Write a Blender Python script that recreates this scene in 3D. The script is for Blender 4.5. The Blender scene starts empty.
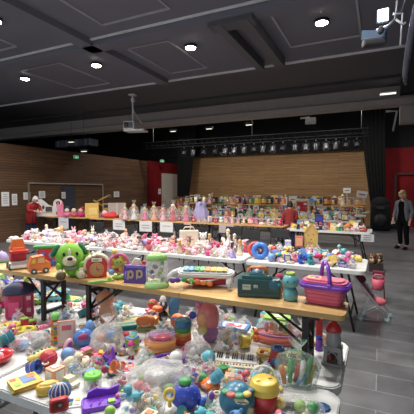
import bpy, bmesh, math, random
from mathutils import Vector, Matrix, Euler, noise
R = math.radians
PI = math.pi
rnd = random.Random(7)
COL = bpy.context.scene.collection
sc = bpy.context.scene

# ------------------------------------------------------------------ camera
CAM_H, YAW, PITCH, F = 1.68, R(25.4), R(-2.67), 365.0
cam_d = bpy.data.cameras.new('camera'); cam = bpy.data.objects.new('camera', cam_d); COL.objects.link(cam)
cam.location = (0, 0, CAM_H); cam.rotation_euler = (R(90) + PITCH, 0, YAW)
cam_d.sensor_width = 36; cam_d.lens = 36 * F / 414; cam_d.clip_start = .02; cam_d.clip_end = 200
sc.camera = cam
CM = Euler((R(90) + PITCH, 0, YAW)).to_matrix()
def ray(px, py): return CM @ Vector(((px - 207) / F, (207 - py) / F, -1))
def onz(px, py, z):                       # point of a horizontal level z seen at a pixel
    d = ray(px, py); t = (z - CAM_H) / d.z
    return Vector((d.x * t, d.y * t, z))
def onx(px, py, x):
    d = ray(px, py); t = x / d.x; return Vector((x, d.y * t, CAM_H + d.z * t))
def ony(px, py, y):
    d = ray(px, py); t = y / d.y; return Vector((d.x * t, y, CAM_H + d.z * t))
def kpp(p):                               # metres per pixel at a point
    q = CM.inverted() @ (Vector(p) - Vector((0, 0, CAM_H))); return -q.z / F
def proj(p):
    q = CM.inverted() @ (Vector(p) - Vector((0, 0, CAM_H))); return (207 + F * q.x / -q.z, 207 - F * q.y / -q.z)
def face(p): return math.atan2(-p[0], p[1])

# ------------------------------------------------------------------ materials
PAL = dict(red=(205,35,40), crimson=(190,35,75), pink=(240,120,165), pale_pink=(245,190,200), magenta=(215,40,130), orange=(240,120,40),
  yellow=(240,205,50), lime=(150,205,60), green=(60,160,80), mint=(150,215,185), teal=(30,150,155), turquoise=(90,190,210), blue=(40,95,200),
  sky_blue=(110,165,225), navy=(35,45,85), purple=(115,55,175), lavender=(175,160,220), white=(232,232,230), cream=(235,222,190), beige=(205,180,145),
  peach=(240,175,135), brown=(110,70,45), grey=(140,140,142), dark_grey=(70,72,75), black=(22,22,25), silver=(170,172,175), skin=(225,175,145),
  blond=(205,170,110), dark_green=(20,85,85), gold=(210,165,60), light_grey=(200,200,202), rose=(215,90,110))
def lin(c):
    r = []
    for v in c:
        v /= 255; r.append(v / 12.92 if v <= .04045 else ((v + .055) / 1.055) ** 2.4)
    return (*r, 1)
_M = {}
def nodes(name):
    m = bpy.data.materials.new(name); m.use_nodes = True
    return m, m.node_tree, m.node_tree.nodes, m.node_tree.links, m.node_tree.nodes['Principled BSDF']
def mat(c, rough=.38, metal=0, fuzz=False, var=.08):
    key = (c, rough, metal, fuzz)
    if key in _M: return _M[key]
    rgb = lin(PAL[c] if isinstance(c, str) else c)
    lu = .3 * rgb[0] + .59 * rgb[1] + .11 * rgb[2]; rgb = (*[v * .88 + .12 * (lu * .8 + .12) if lu > .03 else v for v in rgb[:3]], 1)
    m, nt, N, L, b = nodes('toy_' + (c if isinstance(c, str) else 'custom'))
    n = N.new('ShaderNodeTexNoise'); n.inputs['Scale'].default_value = 9
    tc = N.new('ShaderNodeTexCoord'); L.new(tc.outputs['Object'], n.inputs['Vector'])
    mx = N.new('ShaderNodeMix'); mx.data_type = 'RGBA'
    mx.inputs['A'].default_value = rgb
    mx.inputs['B'].default_value = (*[x * (1 - 3 * var) for x in rgb[:3]], 1)
    L.new(n.outputs['Fac'], mx.inputs['Factor']); L.new(mx.outputs['Result'], b.inputs['Base Color'])
    b.inputs['Roughness'].default_value = .95 if fuzz else rough; b.inputs['Metallic'].default_value = metal
    if fuzz:
        b.inputs['Specular IOR Level'].default_value = .1
        bp = N.new('ShaderNodeBump'); bp.inputs['Strength'].default_value = .6; bp.inputs['Distance'].default_value = .004
        n2 = N.new('ShaderNodeTexNoise'); n2.inputs['Scale'].default_value = 160; L.new(tc.outputs['Object'], n2.inputs['Vector'])
        L.new(n2.outputs['Fac'], bp.inputs['Height']); L.new(bp.outputs['Normal'], b.inputs['Normal'])
    _M[key] = m; return m
def fz(c): return mat(c, fuzz=True)
def spots(base, cols, scale=40, rough=.6, name='printed_pattern'):   # multicoloured print: voronoi cells of flat colour
    key = ('sp', base, tuple(cols), scale)
    if key in _M: return _M[key]
    m, nt, N, L, b = nodes(name)
    tc = N.new('ShaderNodeTexCoord'); v = N.new('ShaderNodeTexVoronoi'); v.inputs['Scale'].default_value = scale
    L.new(tc.outputs['Object'], v.inputs['Vector'])
    sx = N.new('ShaderNodeSeparateColor'); L.new(v.outputs['Color'], sx.inputs[0])
    r = N.new('ShaderNodeValToRGB'); r.color_ramp.interpolation = 'CONSTANT'
    allc = [base] + list(cols); e = r.color_ramp.elements
    e[0].position = 0; e[0].color = lin(PAL[base]); e[1].position = .4; e[1].color = lin(PAL[allc[1]])
    for i, c in enumerate(allc[2:]):
        q = e.new(.4 + .6 * (i + 1) / (len(allc) - 1)); q.color = lin(PAL[c])
    L.new(sx.outputs[0], r.inputs['Fac']); L.new(r.outputs['Color'], b.inputs['Base Color'])
    b.inputs['Roughness'].default_value = rough
    _M[key] = m; return m
def film(tint='white', fac=.15):
    key = ('film', tint, fac)
    if key in _M: return _M[key]
    m, nt, N, L, b = nodes('clear_plastic_film')
    b.inputs['Base Color'].default_value = lin(PAL[tint]); b.inputs['Roughness'].default_value = .12
    tl = N.new('ShaderNodeBsdfTranslucent'); tl.inputs[0].default_value = (.9, .9, .92, 1); m2 = N.new('ShaderNodeMixShader'); m2.inputs[0].default_value = .45; L.new(b.outputs[0], m2.inputs[1]); L.new(tl.outputs[0], m2.inputs[2])
    tr = N.new('ShaderNodeBsdfTransparent'); mx = N.new('ShaderNodeMixShader'); mx.inputs[0].default_value = fac
    n = N.new('ShaderNodeTexNoise'); n.inputs['Scale'].default_value = 22; n.inputs['Distortion'].default_value = 2.5; n.inputs['Detail'].default_value = 3
    tc = N.new('ShaderNodeTexCoord'); L.new(tc.outputs['Object'], n.inputs['Vector'])
    bp = N.new('ShaderNodeBump'); bp.inputs['Strength'].default_value = 1; bp.inputs['Distance'].default_value = .02
    L.new(n.outputs['Fac'], bp.inputs['Height']); L.new(bp.outputs['Normal'], b.inputs['Normal'])
    lw = N.new('ShaderNodeLayerWeight'); lw.inputs['Blend'].default_value = .35; L.new(bp.outputs['Normal'], lw.inputs['Normal'])
    ma = N.new('ShaderNodeMath'); ma.operation = 'MULTIPLY_ADD'; ma.inputs[1].default_value = .42; ma.inputs[2].default_value = fac; ma.use_clamp = True
    L.new(lw.outputs['Facing'], ma.inputs[0]); L.new(ma.outputs[0], mx.inputs[0])
    out = N['Material Output']; L.new(tr.outputs[0], mx.inputs[1]); L.new(m2.outputs[0], mx.inputs[2]); L.new(mx.outputs[0], out.inputs['Surface'])
    _M[key] = m; return m
def wood_boards(name, c1, c2, c3, bw, rh, mortar, axis, bump=.3, rough=.6, spec=.3, grain=(1.5, 60)):
    m, nt, N, L, b = nodes(name)
    tc = N.new('ShaderNodeTexCoord'); mp = N.new('ShaderNodeMapping')
    L.new(tc.outputs['Object'], mp.inputs['Vector'])
    if axis == 'x': mp.inputs['Rotation'].default_value = (R(-90), 0, 0)      # wall in the xz plane
    if axis == 'y': mp.inputs['Rotation'].default_value = (R(-90), R(0), R(-90))
    if axis == 'y':
        sp = N.new('ShaderNodeSeparateXYZ'); cb = N.new('ShaderNodeCombineXYZ'); L.new(tc.outputs['Object'], sp.inputs[0])
        L.new(sp.outputs['Y'], cb.inputs['X']); L.new(sp.outputs['Z'], cb.inputs['Y']); vec = cb.outputs[0]
    elif axis == 'x':
        sp = N.new('ShaderNodeSeparateXYZ'); cb = N.new('ShaderNodeCombineXYZ'); L.new(tc.outputs['Object'], sp.inputs[0])
        L.new(sp.outputs['X'], cb.inputs['X']); L.new(sp.outputs['Z'], cb.inputs['Y']); vec = cb.outputs[0]
    else: vec = tc.outputs['Object']
    br = N.new('ShaderNodeTexBrick'); L.new(vec, br.inputs['Vector'])
    br.inputs['Scale'].default_value = 1; br.inputs['Brick Width'].default_value = bw; br.inputs['Row Height'].default_value = rh
    br.inputs['Mortar Size'].default_value = mortar; br.offset = .37; br.inputs['Bias'].default_value = 0; br.inputs['Mortar Smooth'].default_value = .1
    br.inputs['Color1'].default_value = lin(c1); br.inputs['Color2'].default_value = lin(c2); br.inputs['Mortar'].default_value = lin(c3)
    gm = N.new('ShaderNodeMapping'); gm.inputs['Scale'].default_value = (grain[0], grain[1], 1); L.new(vec, gm.inputs['Vector'])
    n = N.new('ShaderNodeTexNoise'); n.inputs['Scale'].default_value = 1; n.inputs['Detail'].default_value = 5; L.new(gm.outputs[0], n.inputs['Vector'])
    mx = N.new('ShaderNodeMix'); mx.data_type = 'RGBA'; mx.blend_type = 'MULTIPLY'; mx.inputs['Factor'].default_value = .75
    rp = N.new('ShaderNodeValToRGB'); rp.color_ramp.elements[0].position = .3; rp.color_ramp.elements[0].color = (.45, .42, .4, 1); rp.color_ramp.elements[1].position = .7
    L.new(n.outputs['Fac'], rp.inputs['Fac']); L.new(br.outputs['Color'], mx.inputs['A']); L.new(rp.outputs['Color'], mx.inputs['B'])
    L.new(mx.outputs['Result'], b.inputs['Base Color']); b.inputs['Roughness'].default_value = rough; b.inputs['Specular IOR Level'].default_value = spec
    bp = N.new('ShaderNodeBump'); bp.inputs['Strength'].default_value = bump; bp.inputs['Distance'].default_value = .01; bp.invert = True
    L.new(br.outputs['Fac'], bp.inputs['Height']); L.new(bp.outputs['Normal'], b.inputs['Normal'])
    return m
def emit(name, c, s):
    m, nt, N, L, b = nodes(name); b.inputs['Emission Color'].default_value = lin(c); b.inputs['Emission Strength'].default_value = s
    b.inputs['Base Color'].default_value = lin(c); return m

# ------------------------------------------------------------------ mesh builder
_cube = {}
def cubegeo(bev):
    key = round(bev, 3)
    if key not in _cube: 
        bm = bmesh.new(); bmesh.ops.create_cube(bm, size=1)
        _cube[key] = ([v.co.copy() for v in bm.verts], [[v.index for v in f.verts] for f in bm.faces]); bm.free()
    return _cube[key]
def chamfer(sx, sy, sz, b):
    bm = bmesh.new(); bmesh.ops.create_cube(bm, size=1)
    for v in bm.verts: v.co = Vector((v.co.x * sx, v.co.y * sy, v.co.z * sz))
    bmesh.ops.bevel(bm, geom=list(bm.edges), offset=min(b, .49 * min(sx, sy, sz)), segments=2, affect='EDGES', profile=.6)
    bm.verts.index_update()
    g = ([v.co.copy() for v in bm.verts], [[v.index for v in f.verts] for f in bm.faces]); bm.free(); return g
class MB:
    def __init__(s): s.v = []; s.f = []; s.mi = []; s.sm = []; s.m = []; s.T = Matrix.Identity(4)
    def add(s, vs, fs, m, smooth=True, c=(0, 0, 0), rot=None):
        M = Matrix.Translation(Vector(c))
        if rot: M = M @ Euler(rot).to_matrix().to_4x4()
        M = s.T @ M; o = len(s.v)
        s.v += [tuple(M @ Vector(v)) for v in vs]
        if m not in s.m: s.m.append(m)
        k = s.m.index(m)
        for f in fs: s.f.append([i + o for i in f]); s.mi.append(k); s.sm.append(smooth)
        return s
    def box(s, c, d, m, rot=None, bev=0):
        if bev: vs, fs = chamfer(*d, bev); return s.add(vs, fs, m, False, c, rot)
        vs, fs = cubegeo(0); return s.add([(v.x * d[0], v.y * d[1], v.z * d[2]) for v in vs], fs, m, False, c, rot)
    def ell(s, c, r, m, rot=None, seg=12, rings=8, nz=0, ns=3.0, seed=0):
        if not hasattr(r, '__len__'): r = (r, r, r)
        vs = [(0, 0, -r[2])]; fs = []
        for i in range(1, rings):
            a = PI * i / rings - PI / 2
            for j in range(seg):
                t = 2 * PI * j / seg; vs.append((r[0] * math.cos(a) * math.cos(t), r[1] * math.cos(a) * math.sin(t), r[2] * math.sin(a)))
        vs.append((0, 0, r[2])); n = len(vs)
        if nz:
            q = []
            for v in vs:
                u = Vector(v); d = Vector((v[0] / r[0], v[1] / r[1], v[2] / r[2]))
                q.append(tuple(u * (1 + nz * noise.noise(d * ns + Vector((seed, seed * .7, 1))) + .4 * nz * noise.noise(d * ns * 2.7 + Vector((seed, 5, 1))))))
            vs = q
        for j in range(seg):
            k = (j + 1) % seg; fs.append([0, 1 + k, 1 + j]); b = 1 + (rings - 2) * seg; fs.append([b + j, b + k, n - 1])
            for i in range(rings - 2):
                a = 1 + i * seg; fs.append([a + j, a + k, a + seg + k, a + seg + j])
        return s.add(vs, fs, m, True, c, rot)
    def lathe(s, prof, c, m, rot=None, seg=16, smooth=True, sx=1, sy=1, closed=True):
        vs = []; fs = []
        for r, z in prof:
            for j in range(seg): t = 2 * PI * j / seg; vs.append((r * sx * math.cos(t), r * sy * math.sin(t), z))
        for i in range(len(prof) - 1):
            for j in range(seg): k = (j + 1) % seg; a = i * seg; fs.append([a + j, a + k, a + seg + k, a + seg + j])
        if closed:
            fs.append(list(range(seg))[::-1]); a = (len(prof) - 1) * seg; fs.append([a + j for j in range(seg)])
        return s.add(vs, fs, m, smooth, c, rot)
    def cyl(s, c, r, h, m, rot=None, seg=14, r2=None):           # base centre c
        return s.lathe([(r * .97, 0), (r, .03 * h), (r if r2 is None else r2, h * .97), ((r if r2 is None else r2) * .97, h)], c, m, rot, seg)
    def tube(s, pts, r, m, seg=6, closed=False):
        pts = [Vector(p) for p in pts]; n = len(pts); vs = []; fs = []; up0 = None
        for i, p in enumerate(pts):
            if closed: d = pts[(i + 1) % n] - pts[i - 1]
            else: d = (pts[min(i + 1, n - 1)] - pts[max(i - 1, 0)])
            d.normalize(); up = Vector((0, 0, 1)) if abs(d.z) < .93 else Vector((1, 0, 0))
            if up0 is not None and abs(d.dot(up0)) < .95: up = up0
            a = d.cross(up).normalized(); b = d.cross(a).normalized(); up0 = up
            rr = r[i] if hasattr(r, '__len__') else r
            for j in range(seg): t = 2 * PI * j / seg; vs.append(tuple(p + a * rr * math.cos(t) + b * rr * math.sin(t)))
        for i in range(n if closed else n - 1):
            for j in range(seg):
                k = (j + 1) % seg; a = i * seg; b2 = ((i + 1) % n) * seg; fs.append([a + j, a + k, b2 + k, b2 + j])
        if not closed: fs.append(list(range(seg))[::-1]); fs.append([(n - 1) * seg + j for j in range(seg)])
        return s.add(vs, fs, m)
    def torus(s, c, R_, r, m, rot=None, seg=18, s2=7, sq=1):
        vs = []; fs = []
        for i in range(seg):
            t = 2 * PI * i / seg
            for j in range(s2): u = 2 * PI * j / s2; vs.append(((R_ + r * math.cos(u)) * math.cos(t), (R_ + r * math.cos(u)) * math.sin(t) * sq, r * math.sin(u)))
        for i in range(seg):
            for j in range(s2): a = i * s2; b = ((i + 1) % seg) * s2; k = (j + 1) % s2; fs.append([a + j, b + j, b + k, a + k])
        return s.add(vs, fs, m, True, c, rot)
    def pz(s, poly, z0, z1, m, c=(0, 0, 0), rot=None):           # outline in xy raised from z0 to z1
        n = len(poly); vs = [(x, y, z0) for x, y in poly] + [(x, y, z1) for x, y in poly]
        fs = [list(range(n))[::-1], list(range(n, 2 * n))] + [[i, (i + 1) % n, n + (i + 1) % n, n + i] for i in range(n)]
        return s.add(vs, fs, m, False, c, rot)
    def py(s, poly, y0, y1, m, c=(0, 0, 0), rot=None):           # outline in xz given a thickness in y
        n = len(poly); vs = [(x, y0, z) for x, z in poly] + [(x, y1, z) for x, z in poly]
        fs = [list(range(n)), list(range(n, 2 * n))[::-1]] + [[i, n + i, n + (i + 1) % n, (i + 1) % n] for i in range(n)]
        return s.add(vs, fs, m, False, c, rot)
    def link(s, name, parent=None, label=None, loc=None):
        me = bpy.data.meshes.new(name); me.from_pydata(s.v, [], s.f)
        for m in s.m: me.materials.append(m)
        me.polygons.foreach_set('material_index', s.mi); me.polygons.foreach_set('use_smooth', s.sm); me.update()
        o = bpy.data.objects.new(name, me); COL.objects.link(o)
        if parent is not None: o.parent = parent
        if loc is not None: o.location = loc
        if label: o['label'] = label
        return o
def rrect(w, d, r, n=5, cx=0, cy=0):
    out = []
    for qx, qy, a0 in ((1, 1, 0), (-1, 1, 90), (-1, -1, 180), (1, -1, 270)):
        for i in range(n + 1):
            a = R(a0 + 90 * i / n); out.append((cx + qx * (w / 2 - r) + r * math.cos(a), cy + qy * (d / 2 - r) + r * math.sin(a)))
    return out
def circ(r, n=16, cx=0, cy=0, sy=1): return [(cx + r * math.cos(2 * PI * i / n), cy + r * sy * math.sin(2 * PI * i / n)) for i in range(n)]
def thing(name, label, cat, loc=(0, 0, 0), rz=0, group=None):
    o = bpy.data.objects.new(name, None); COL.objects.link(o); o.empty_display_size = .05
    o.location = loc; o.rotation_euler = (0, 0, rz)
    if label: o['label'] = label
    o['category'] = cat
    if group: o['group'] = group
    return o
def tag(o, label, cat, group=None):
    o['label'] = label; o['category'] = cat
    if group: o['group'] = group
    return o
def struct(mb, name, label=None):
    o = mb.link(name); o['kind'] = 'structure'
    if label: o['label'] = label
    return o
def dup(root, loc, rz, label, group=None):
    r = root.copy(); COL.objects.link(r); r.location = loc; r.rotation_euler = (0, 0, rz); r['label'] = label
    if group: r['group'] = group
    for ch in root.children:
        c = ch.copy(); COL.objects.link(c); c.parent = r
        for g in ch.children:
            d = g.copy(); COL.objects.link(d); d.parent = c
    return r
# ------------------------------------------------------------------ the setting
HC = 4.68; HX = .45                    # hall ceiling height, x of the aisle soffit
m_floor = wood_boards('dark_slate_tile', (98, 99, 102), (112, 113, 116), (148, 149, 152), 1.2, .3, .004, 'z', .15, .36, .5, (3, 3))
m_ceil, _nt, _N, _L, _b = nodes('black_ceiling_paint')
_b.inputs['Base Color'].default_value = lin((106, 108, 120)); _b.inputs['Roughness'].default_value = .75
m_dark = mat((52, 52, 58), .8); m_black = mat((24, 24, 27), .9); m_seam = mat((150, 150, 158), .4)
m_brownp = mat((166, 156, 152), .7); m_red = wood_boards('red_painted_panel', (150, 28, 34), (138, 26, 32), (110, 20, 26), 1.25, 3.0, .006, 'x', .1, .6, .2, (1, 1))
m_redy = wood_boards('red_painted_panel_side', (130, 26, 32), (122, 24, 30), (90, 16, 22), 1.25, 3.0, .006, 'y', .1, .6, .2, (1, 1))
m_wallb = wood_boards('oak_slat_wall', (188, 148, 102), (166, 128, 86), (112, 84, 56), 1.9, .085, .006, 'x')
m_walll = wood_boards('shaded_slat_wall', (112, 84, 62), (94, 70, 52), (52, 38, 30), 1.9, .085, .006, 'y')  # slats like the back wall's, with the dimmer light put into the colour
g = MB(); g.pz([(-20.2, -3), (4, -3), (4, 19.6), (-20.2, 19.6)], -.1, 0, m_floor); struct(g, 'floor', 'dark grey long-format slate tile floor')
g = MB(); g.box((-9.8, 3.0, HC + .05), (20.5, 11.5, .1), m_ceil); g.box((-9.8, 10.4, HC + .05), (20.5, 3.3, .1), mat((78, 78, 86), .6))
struct(g, 'ceiling', 'dark painted hall ceiling')
g = MB(); g.box((2.25, 4.6, 4.38 + .15), (3.6, 14.8, .3), m_black); struct(g, 'trim_1', 'black soffit over the side aisle')
g = MB(); g.box((-8.0, 15.8, 6.05), (24.2, 7.6, .1), m_black); struct(g, 'trim_2', 'black stage ceiling behind the beam')
# wide beam across the hall: two brown fascia bands and the shadow gap between them
g = MB(); g.box((-8.0, 12.12, 4.51), (24, .3, .33), m_brownp); g.box((-8.0, 12.2, 4.31), (24, .3, .10), m_black)
g.box((-8.0, 12.06, 4.21), (24, .5, .17), m_brownp); g.box((-8.0, 12.3, 5.24), (24, .2, 1.62), m_black)
struct(g, 'trim_3', 'wide brown fascia beam across the hall')
g = MB(); g.box((-11.1, 8, 1.59), (.2, 22.4, 3.18), m_walll); struct(g, 'wall_left', 'slatted left wall, its wood coloured darker for the dim light')
g = MB(); g.box((-20.1, 8, 3.05), (.2, 22.4, 6.1), m_black); struct(g, 'trim_4', 'black outer wall beyond the slatted partition')
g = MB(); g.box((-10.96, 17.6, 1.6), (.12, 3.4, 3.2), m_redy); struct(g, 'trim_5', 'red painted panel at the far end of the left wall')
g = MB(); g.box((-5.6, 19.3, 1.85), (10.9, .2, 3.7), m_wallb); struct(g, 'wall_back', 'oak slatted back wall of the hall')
g = MB(); g.box((-8.0, 19.1, 4.88), (24.2, .3, 2.5), m_black); g.box((-15.6, 19.2, 1.85), (9.0, .3, 3.7), m_black); struct(g, 'trim_6', 'black border above and left of the back wall')
g = MB(); g.box((2.0, 19.1, 1.84), (4.4, .25, 3.68), m_red)
g.box((.62, 18.93, 1.2), (.1, .1, 2.4), mat((90, 16, 22))); g.box((1.9, 18.93, 2.42), (2.6, .1, .1), mat((90, 16, 22)))
struct(g, 'wall_right', 'dark red panelled wall beside the aisle with a shallow door frame')
g = MB(); g.box((3.9, 8, 2.2), (.2, 22.4, 4.4), m_dark); struct(g, 'wall_side', 'dark side wall of the aisle')
# stage opening frame at the right, brown pier below the beam's end
a = ony(398, 111, 12.3)
g = MB(); g.box((a.x + 1.8, 12.4, 3.9), (3.5, .5, .5), m_brownp); struct(g, 'trim_7', 'brown panel under the right end of the beam')
# ceiling ribs and panel seams
def rib(n, p0, p1, w, h, m, label):
    p0 = Vector(p0); p1 = Vector(p1); d = p1 - p0; mb = MB()
    mb.box((p0 + p1) / 2 + Vector((0, 0, -h / 2)), (d.length, w, h), m, rot=(0, 0, math.atan2(d.y, d.x)))
    struct(mb, n, label)
rib('trim_8', (-20, 8.72, HC), (HX, 8.72, HC), .06, .04, mat((225, 225, 232), .5), 'pale seam strip across the ceiling')
rib('trim_9', (-20, 5.9, HC), (HX, 5.9, HC), .34, .12, m_ceil, 'shallow ceiling rib across the hall')
rib('trim_10', (-20, 5.68, HC - .005), (HX, 5.68, HC - .005), .05, .03, mat((225, 225, 232), .5), 'thin pale rail beside the ceiling rib')
rib('trim_11', (-5.4, -1, HC), (-5.4, 8.6, HC), .3, .12, m_ceil, 'shallow ceiling rib running to the stage')
rib('trim_12', (-20, 10.9, HC), (HX, 10.9, HC), .12, .05, m_dark, 'dark seam near the beam')
rib('trim_13', (-20, 2.9, HC), (HX, 2.9, HC), .34, .12, m_ceil, 'nearer ceiling rib across the hall')
k = 14
for x0, x1, y0, y1 in ((-4.9, -3.9, 6.4, 8.2), (-1.75, -.4, 6.2, 7.8), (-8.2, -6.9, 6.4, 8.2), (-4.6, -3.2, 3.3, 5.3), (-8.6, -6.9, 3.4, 5.3)):
    mb = MB()
    for c, d in ((((x0 + x1) / 2, y0), (x1 - x0, .035)), (((x0 + x1) / 2, y1), (x1 - x0, .035)), ((x0, (y0 + y1) / 2), (.035, y1 - y0)), ((x1, (y0 + y1) / 2), (.035, y1 - y0))):
        mb.box((c[0], c[1], HC - .012), (d[0], d[1], .025), mat((165, 165, 175), .5))
    struct(mb, 'trim_%d' % k, 'thin frame of a ceiling panel'); k += 1
d = thing('air_duct', 'paired grey square ducts running along the dark ceiling', 'air duct', (0, 0, 0))
mb = MB(); mb.box((-2.58, 7.1, HC - .11), (.16, 2.6, .2), mat((92, 92, 100), .6)); mb.link('duct', d)
mb = MB(); mb.box((-2.12, 7.1, HC - .11), (.2, 2.6, .2), mat((88, 88, 96), .6)); mb.link('duct', d)
mb = MB(); mb.box((-2.35, 5.95, HC - .14), (.8, .3, .12), mat((80, 80, 88), .6)); mb.link('collar', d)
q = ony(72, 143, 13.6)
mb = MB(); mb.box((q.x, 13.9, q.z), (2.3, .6, .34), mat((150, 155, 170), .35, .5), bev=.03)
for i in range(4): mb.box((q.x - .9 + i * .6, 13.58, q.z), (.05, .03, .32), mat((190, 192, 205), .4))
for s_ in (-.9, .9): mb.tube([(q.x + s_, 13.9, q.z), (q.x + s_, 13.9, 6.0)], .015, m_dark, 4)
tag(mb.link('ventilation_duct'), 'shiny metal duct under the ceiling above the left wall', 'air duct')

# door in the left wall, glazed frame and notices
def wallbox(px0, py0, px1, py1, t, m, x=-11):
    a = onx(px0, py0, x); b = onx(px1, py1, x); mb = MB()
    mb.box((x + t / 2, (a.y + b.y) / 2, (a.z + b.z) / 2), (t, abs(a.y - b.y), abs(a.z - b.z)), m); return mb
a = onx(62, 186, -11); b = onx(74, 186, -11)
mb = MB(); mb.box((-10.97, (a.y + b.y) / 2, a.z / 2), (.06, b.y - a.y, a.z), mat((44, 50, 66), .5)); dr = struct(mb, 'door_1', 'dark blue-grey door in the slatted left wall')
mb = MB(); mb.box((-10.91, a.y + .15, 1.02), (.07, .14, .03), m_seam); mb.link('door_handle', dr)
a = onx(28, 184, -11); b = onx(102, 184, -11)
g = MB(); g.box((-10.97, (a.y + b.y) / 2, 1.92), (.05, b.y - a.y, .05), mat((150, 140, 125), .5)); g.box((-10.97, b.y, .96), (.05, .05, 1.92), mat((150, 140, 125), .5))
g.box((-10.97, a.y, .96), (.05, .05, 1.92), mat((120, 110, 95), .5)); struct(g, 'trim_30', 'pale metal frame on the left wall around the doorway')
m_paper = mat('white', .7); m_ink = mat((90, 90, 100), .7)
WALL = [(1, 192, 9, 206, 'tallest white notice, leftmost on the slatted wall'), (11.5, 194, 17, 205, 'narrow white notice second from the left on the slatted wall'),
        (23, 192.5, 30, 199.5, 'short white notice above the person in the red coat'), (38.5, 191, 45, 198, 'white notice behind the top of the toy dolls house'),
        (60, 192, 64, 198.5, 'small white notice at the left edge of the dark door'), (113.5, 191.5, 119, 197, 'single white notice on bare slats right of the doorway')]
for i, (x0, y0, x1, y1, lb) in enumerate(WALL):
    a = onx(x0, y0, -11); b = onx(x1, y1, -11); h = a.z - b.z; w = b.y - a.y
    t = thing('notice', lb, 'notice', (-10.93 if 60 <= x0 < 65 else -10.995, (a.y + b.y) / 2, (a.z + b.z) / 2), 0, 'paper notices on the wall')
    mb = MB(); mb.box((.01, 0, 0), (.008, w, h), m_paper); mb.link('paper', t)
    mb = MB()
    for j in range(5): mb.box((.016, rnd.uniform(-.03, .03) * w, h * (.32 - .15 * j)), (.003, w * rnd.uniform(.5, .75), h * .035), m_ink)
    mb.link('writing', t)
# exit signs
def exit_sign(p, rz, lb):
    t = thing('exit_sign', lb, 'exit sign', p, rz); t.scale = (.62,) * 3
    mb = MB(); mb.box((0, 0, 0), (.4, .06, .22), mat('white', .5), bev=.01); mb.link('housing', t)
    e = emit('exit_green', (50, 170, 110), .45); w = emit('exit_white', (225, 240, 230), .6)
    mb = MB(); mb.box((0, -.033, 0), (.37, .006, .19), e); mb.link('panel', t)
    mb = MB(); mb.ell((-.02, -.04, .055), (.02, .004, .02), w); mb.box((-.03, -.04, 0), (.03, .006, .07), w, rot=(0, .3, 0)); mb.box((-.05, -.04, -.05), (.018, .006, .07), w, rot=(0, .6, 0))
    mb.box((0, -.04, -.05), (.018, .006, .07), w, rot=(0, -.4, 0)); mb.box((.11, -.04, 0), (.08, .006, .02), w); mb.py([(.15, .035), (.18, 0), (.15, -.035)], -.043, -.037, w); mb.link('symbol', t)
    mb = MB(); mb.tube([(0, 0, .1), (0, 0, .45)], .01, m_dark); mb.link('bracket', t)
exit_sign(onx(76, 157, -10.7), R(90), 'lit green exit sign above the slatted left wall')
exit_sign(onx(162, 161, -10.6), R(70), 'small lit exit sign over the red panel by the doorway')
# cream doorway in the red panel
a = onx(161.5, 168, -10.9); b = onx(177, 168, -10.9)
mb = MB(); mb.box((-10.88, (a.y + b.y) / 2, 1.3), (.06, b.y - a.y, 2.6), mat((205, 195, 180), .6)); dr = struct(mb, 'door_2', 'cream door in the red panel')
mb = MB(); mb.box((-10.83, a.y + .2, 1.05), (.05, .15, .03), m_seam); mb.link('door_handle', dr)
mb = MB(); mb.box((-10.87, a.y - .25, 1.6), (.03, .22, .3), m_paper); mb.box((-10.85, a.y - .25, 1.6), (.01, .14, .02), m_ink)
tag(mb.link('notice'), 'small white notice on the red panel beside the cream door', 'notice')

# stage curtains
def drape(name, lb, top0, top1, bot0, bot1, y, zt, folds, zc=None):
    mb = MB(); n = folds * 6; vs = []; fs = []; rows = 14
    for i in range(rows + 1):
        f = i / rows; z = zt * (1 - f) + .02
        e = f ** 1.3; x0 = top0 + (bot0 - top0) * e; x1 = top1 + (bot1 - top1) * e
        for j in range(n + 1):
            u = j / n; vs.append((x0 + (x1 - x0) * u, y + .05 * math.sin(u * folds * 2 * PI + .4 * math.sin(3 * f)), z))
    for i in range(rows):
        for j in range(n): a = i * (n + 1) + j; fs.append([a, a + 1, a + n + 2, a + n + 1])
    mb.add(vs, fs, mat((9, 9, 10), 1.0))
    o = mb.link(name); sol = o.modifiers.new('thickness', 'SOLIDIFY'); sol.thickness = .012
    tag(o, lb, 'curtain'); return o
ty = 17.6
drape('stage_curtain', 'black stage curtain between the oak wall and the red wall', ony(359, 150, ty).x, ony(384, 150, ty).x, ony(374, 215, ty).x, ony(386, 215, ty).x, ty, 5.5, 6)
drape('stage_curtain', 'black stage curtain left of the oak wall beside the cream door', ony(177, 150, 17.9).x, ony(196, 150, 17.9).x, ony(177, 215, 17.9).x, ony(186, 215, 17.9).x, 17.9, 5.5, 5)
# black covered speaker at the foot of the right curtain
p = onz(380, 230.5, 0); t = thing('loudspeaker', 'black rounded loudspeaker standing before the right stage curtain', 'loudspeaker', p, face(p))
mb = MB(); mb.box((0, 0, .55), (.75, .55, 1.1), m_black, bev=.12); mb.ell((0, 0, 1.1), (.37, .27, .3), m_black); mb.link('cabinet', t)
mb = MB(); mb.lathe([(.25, 0), (.25, .02), (.05, .04)], (0, -.28, .45), m_dark, rot=(R(90), 0, 0)); mb.link('grille', t)
mb = MB(); mb.box((.0, -.3, .95), (.3, .03, .12), m_dark, bev=.01); mb.link('horn', t)
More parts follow.
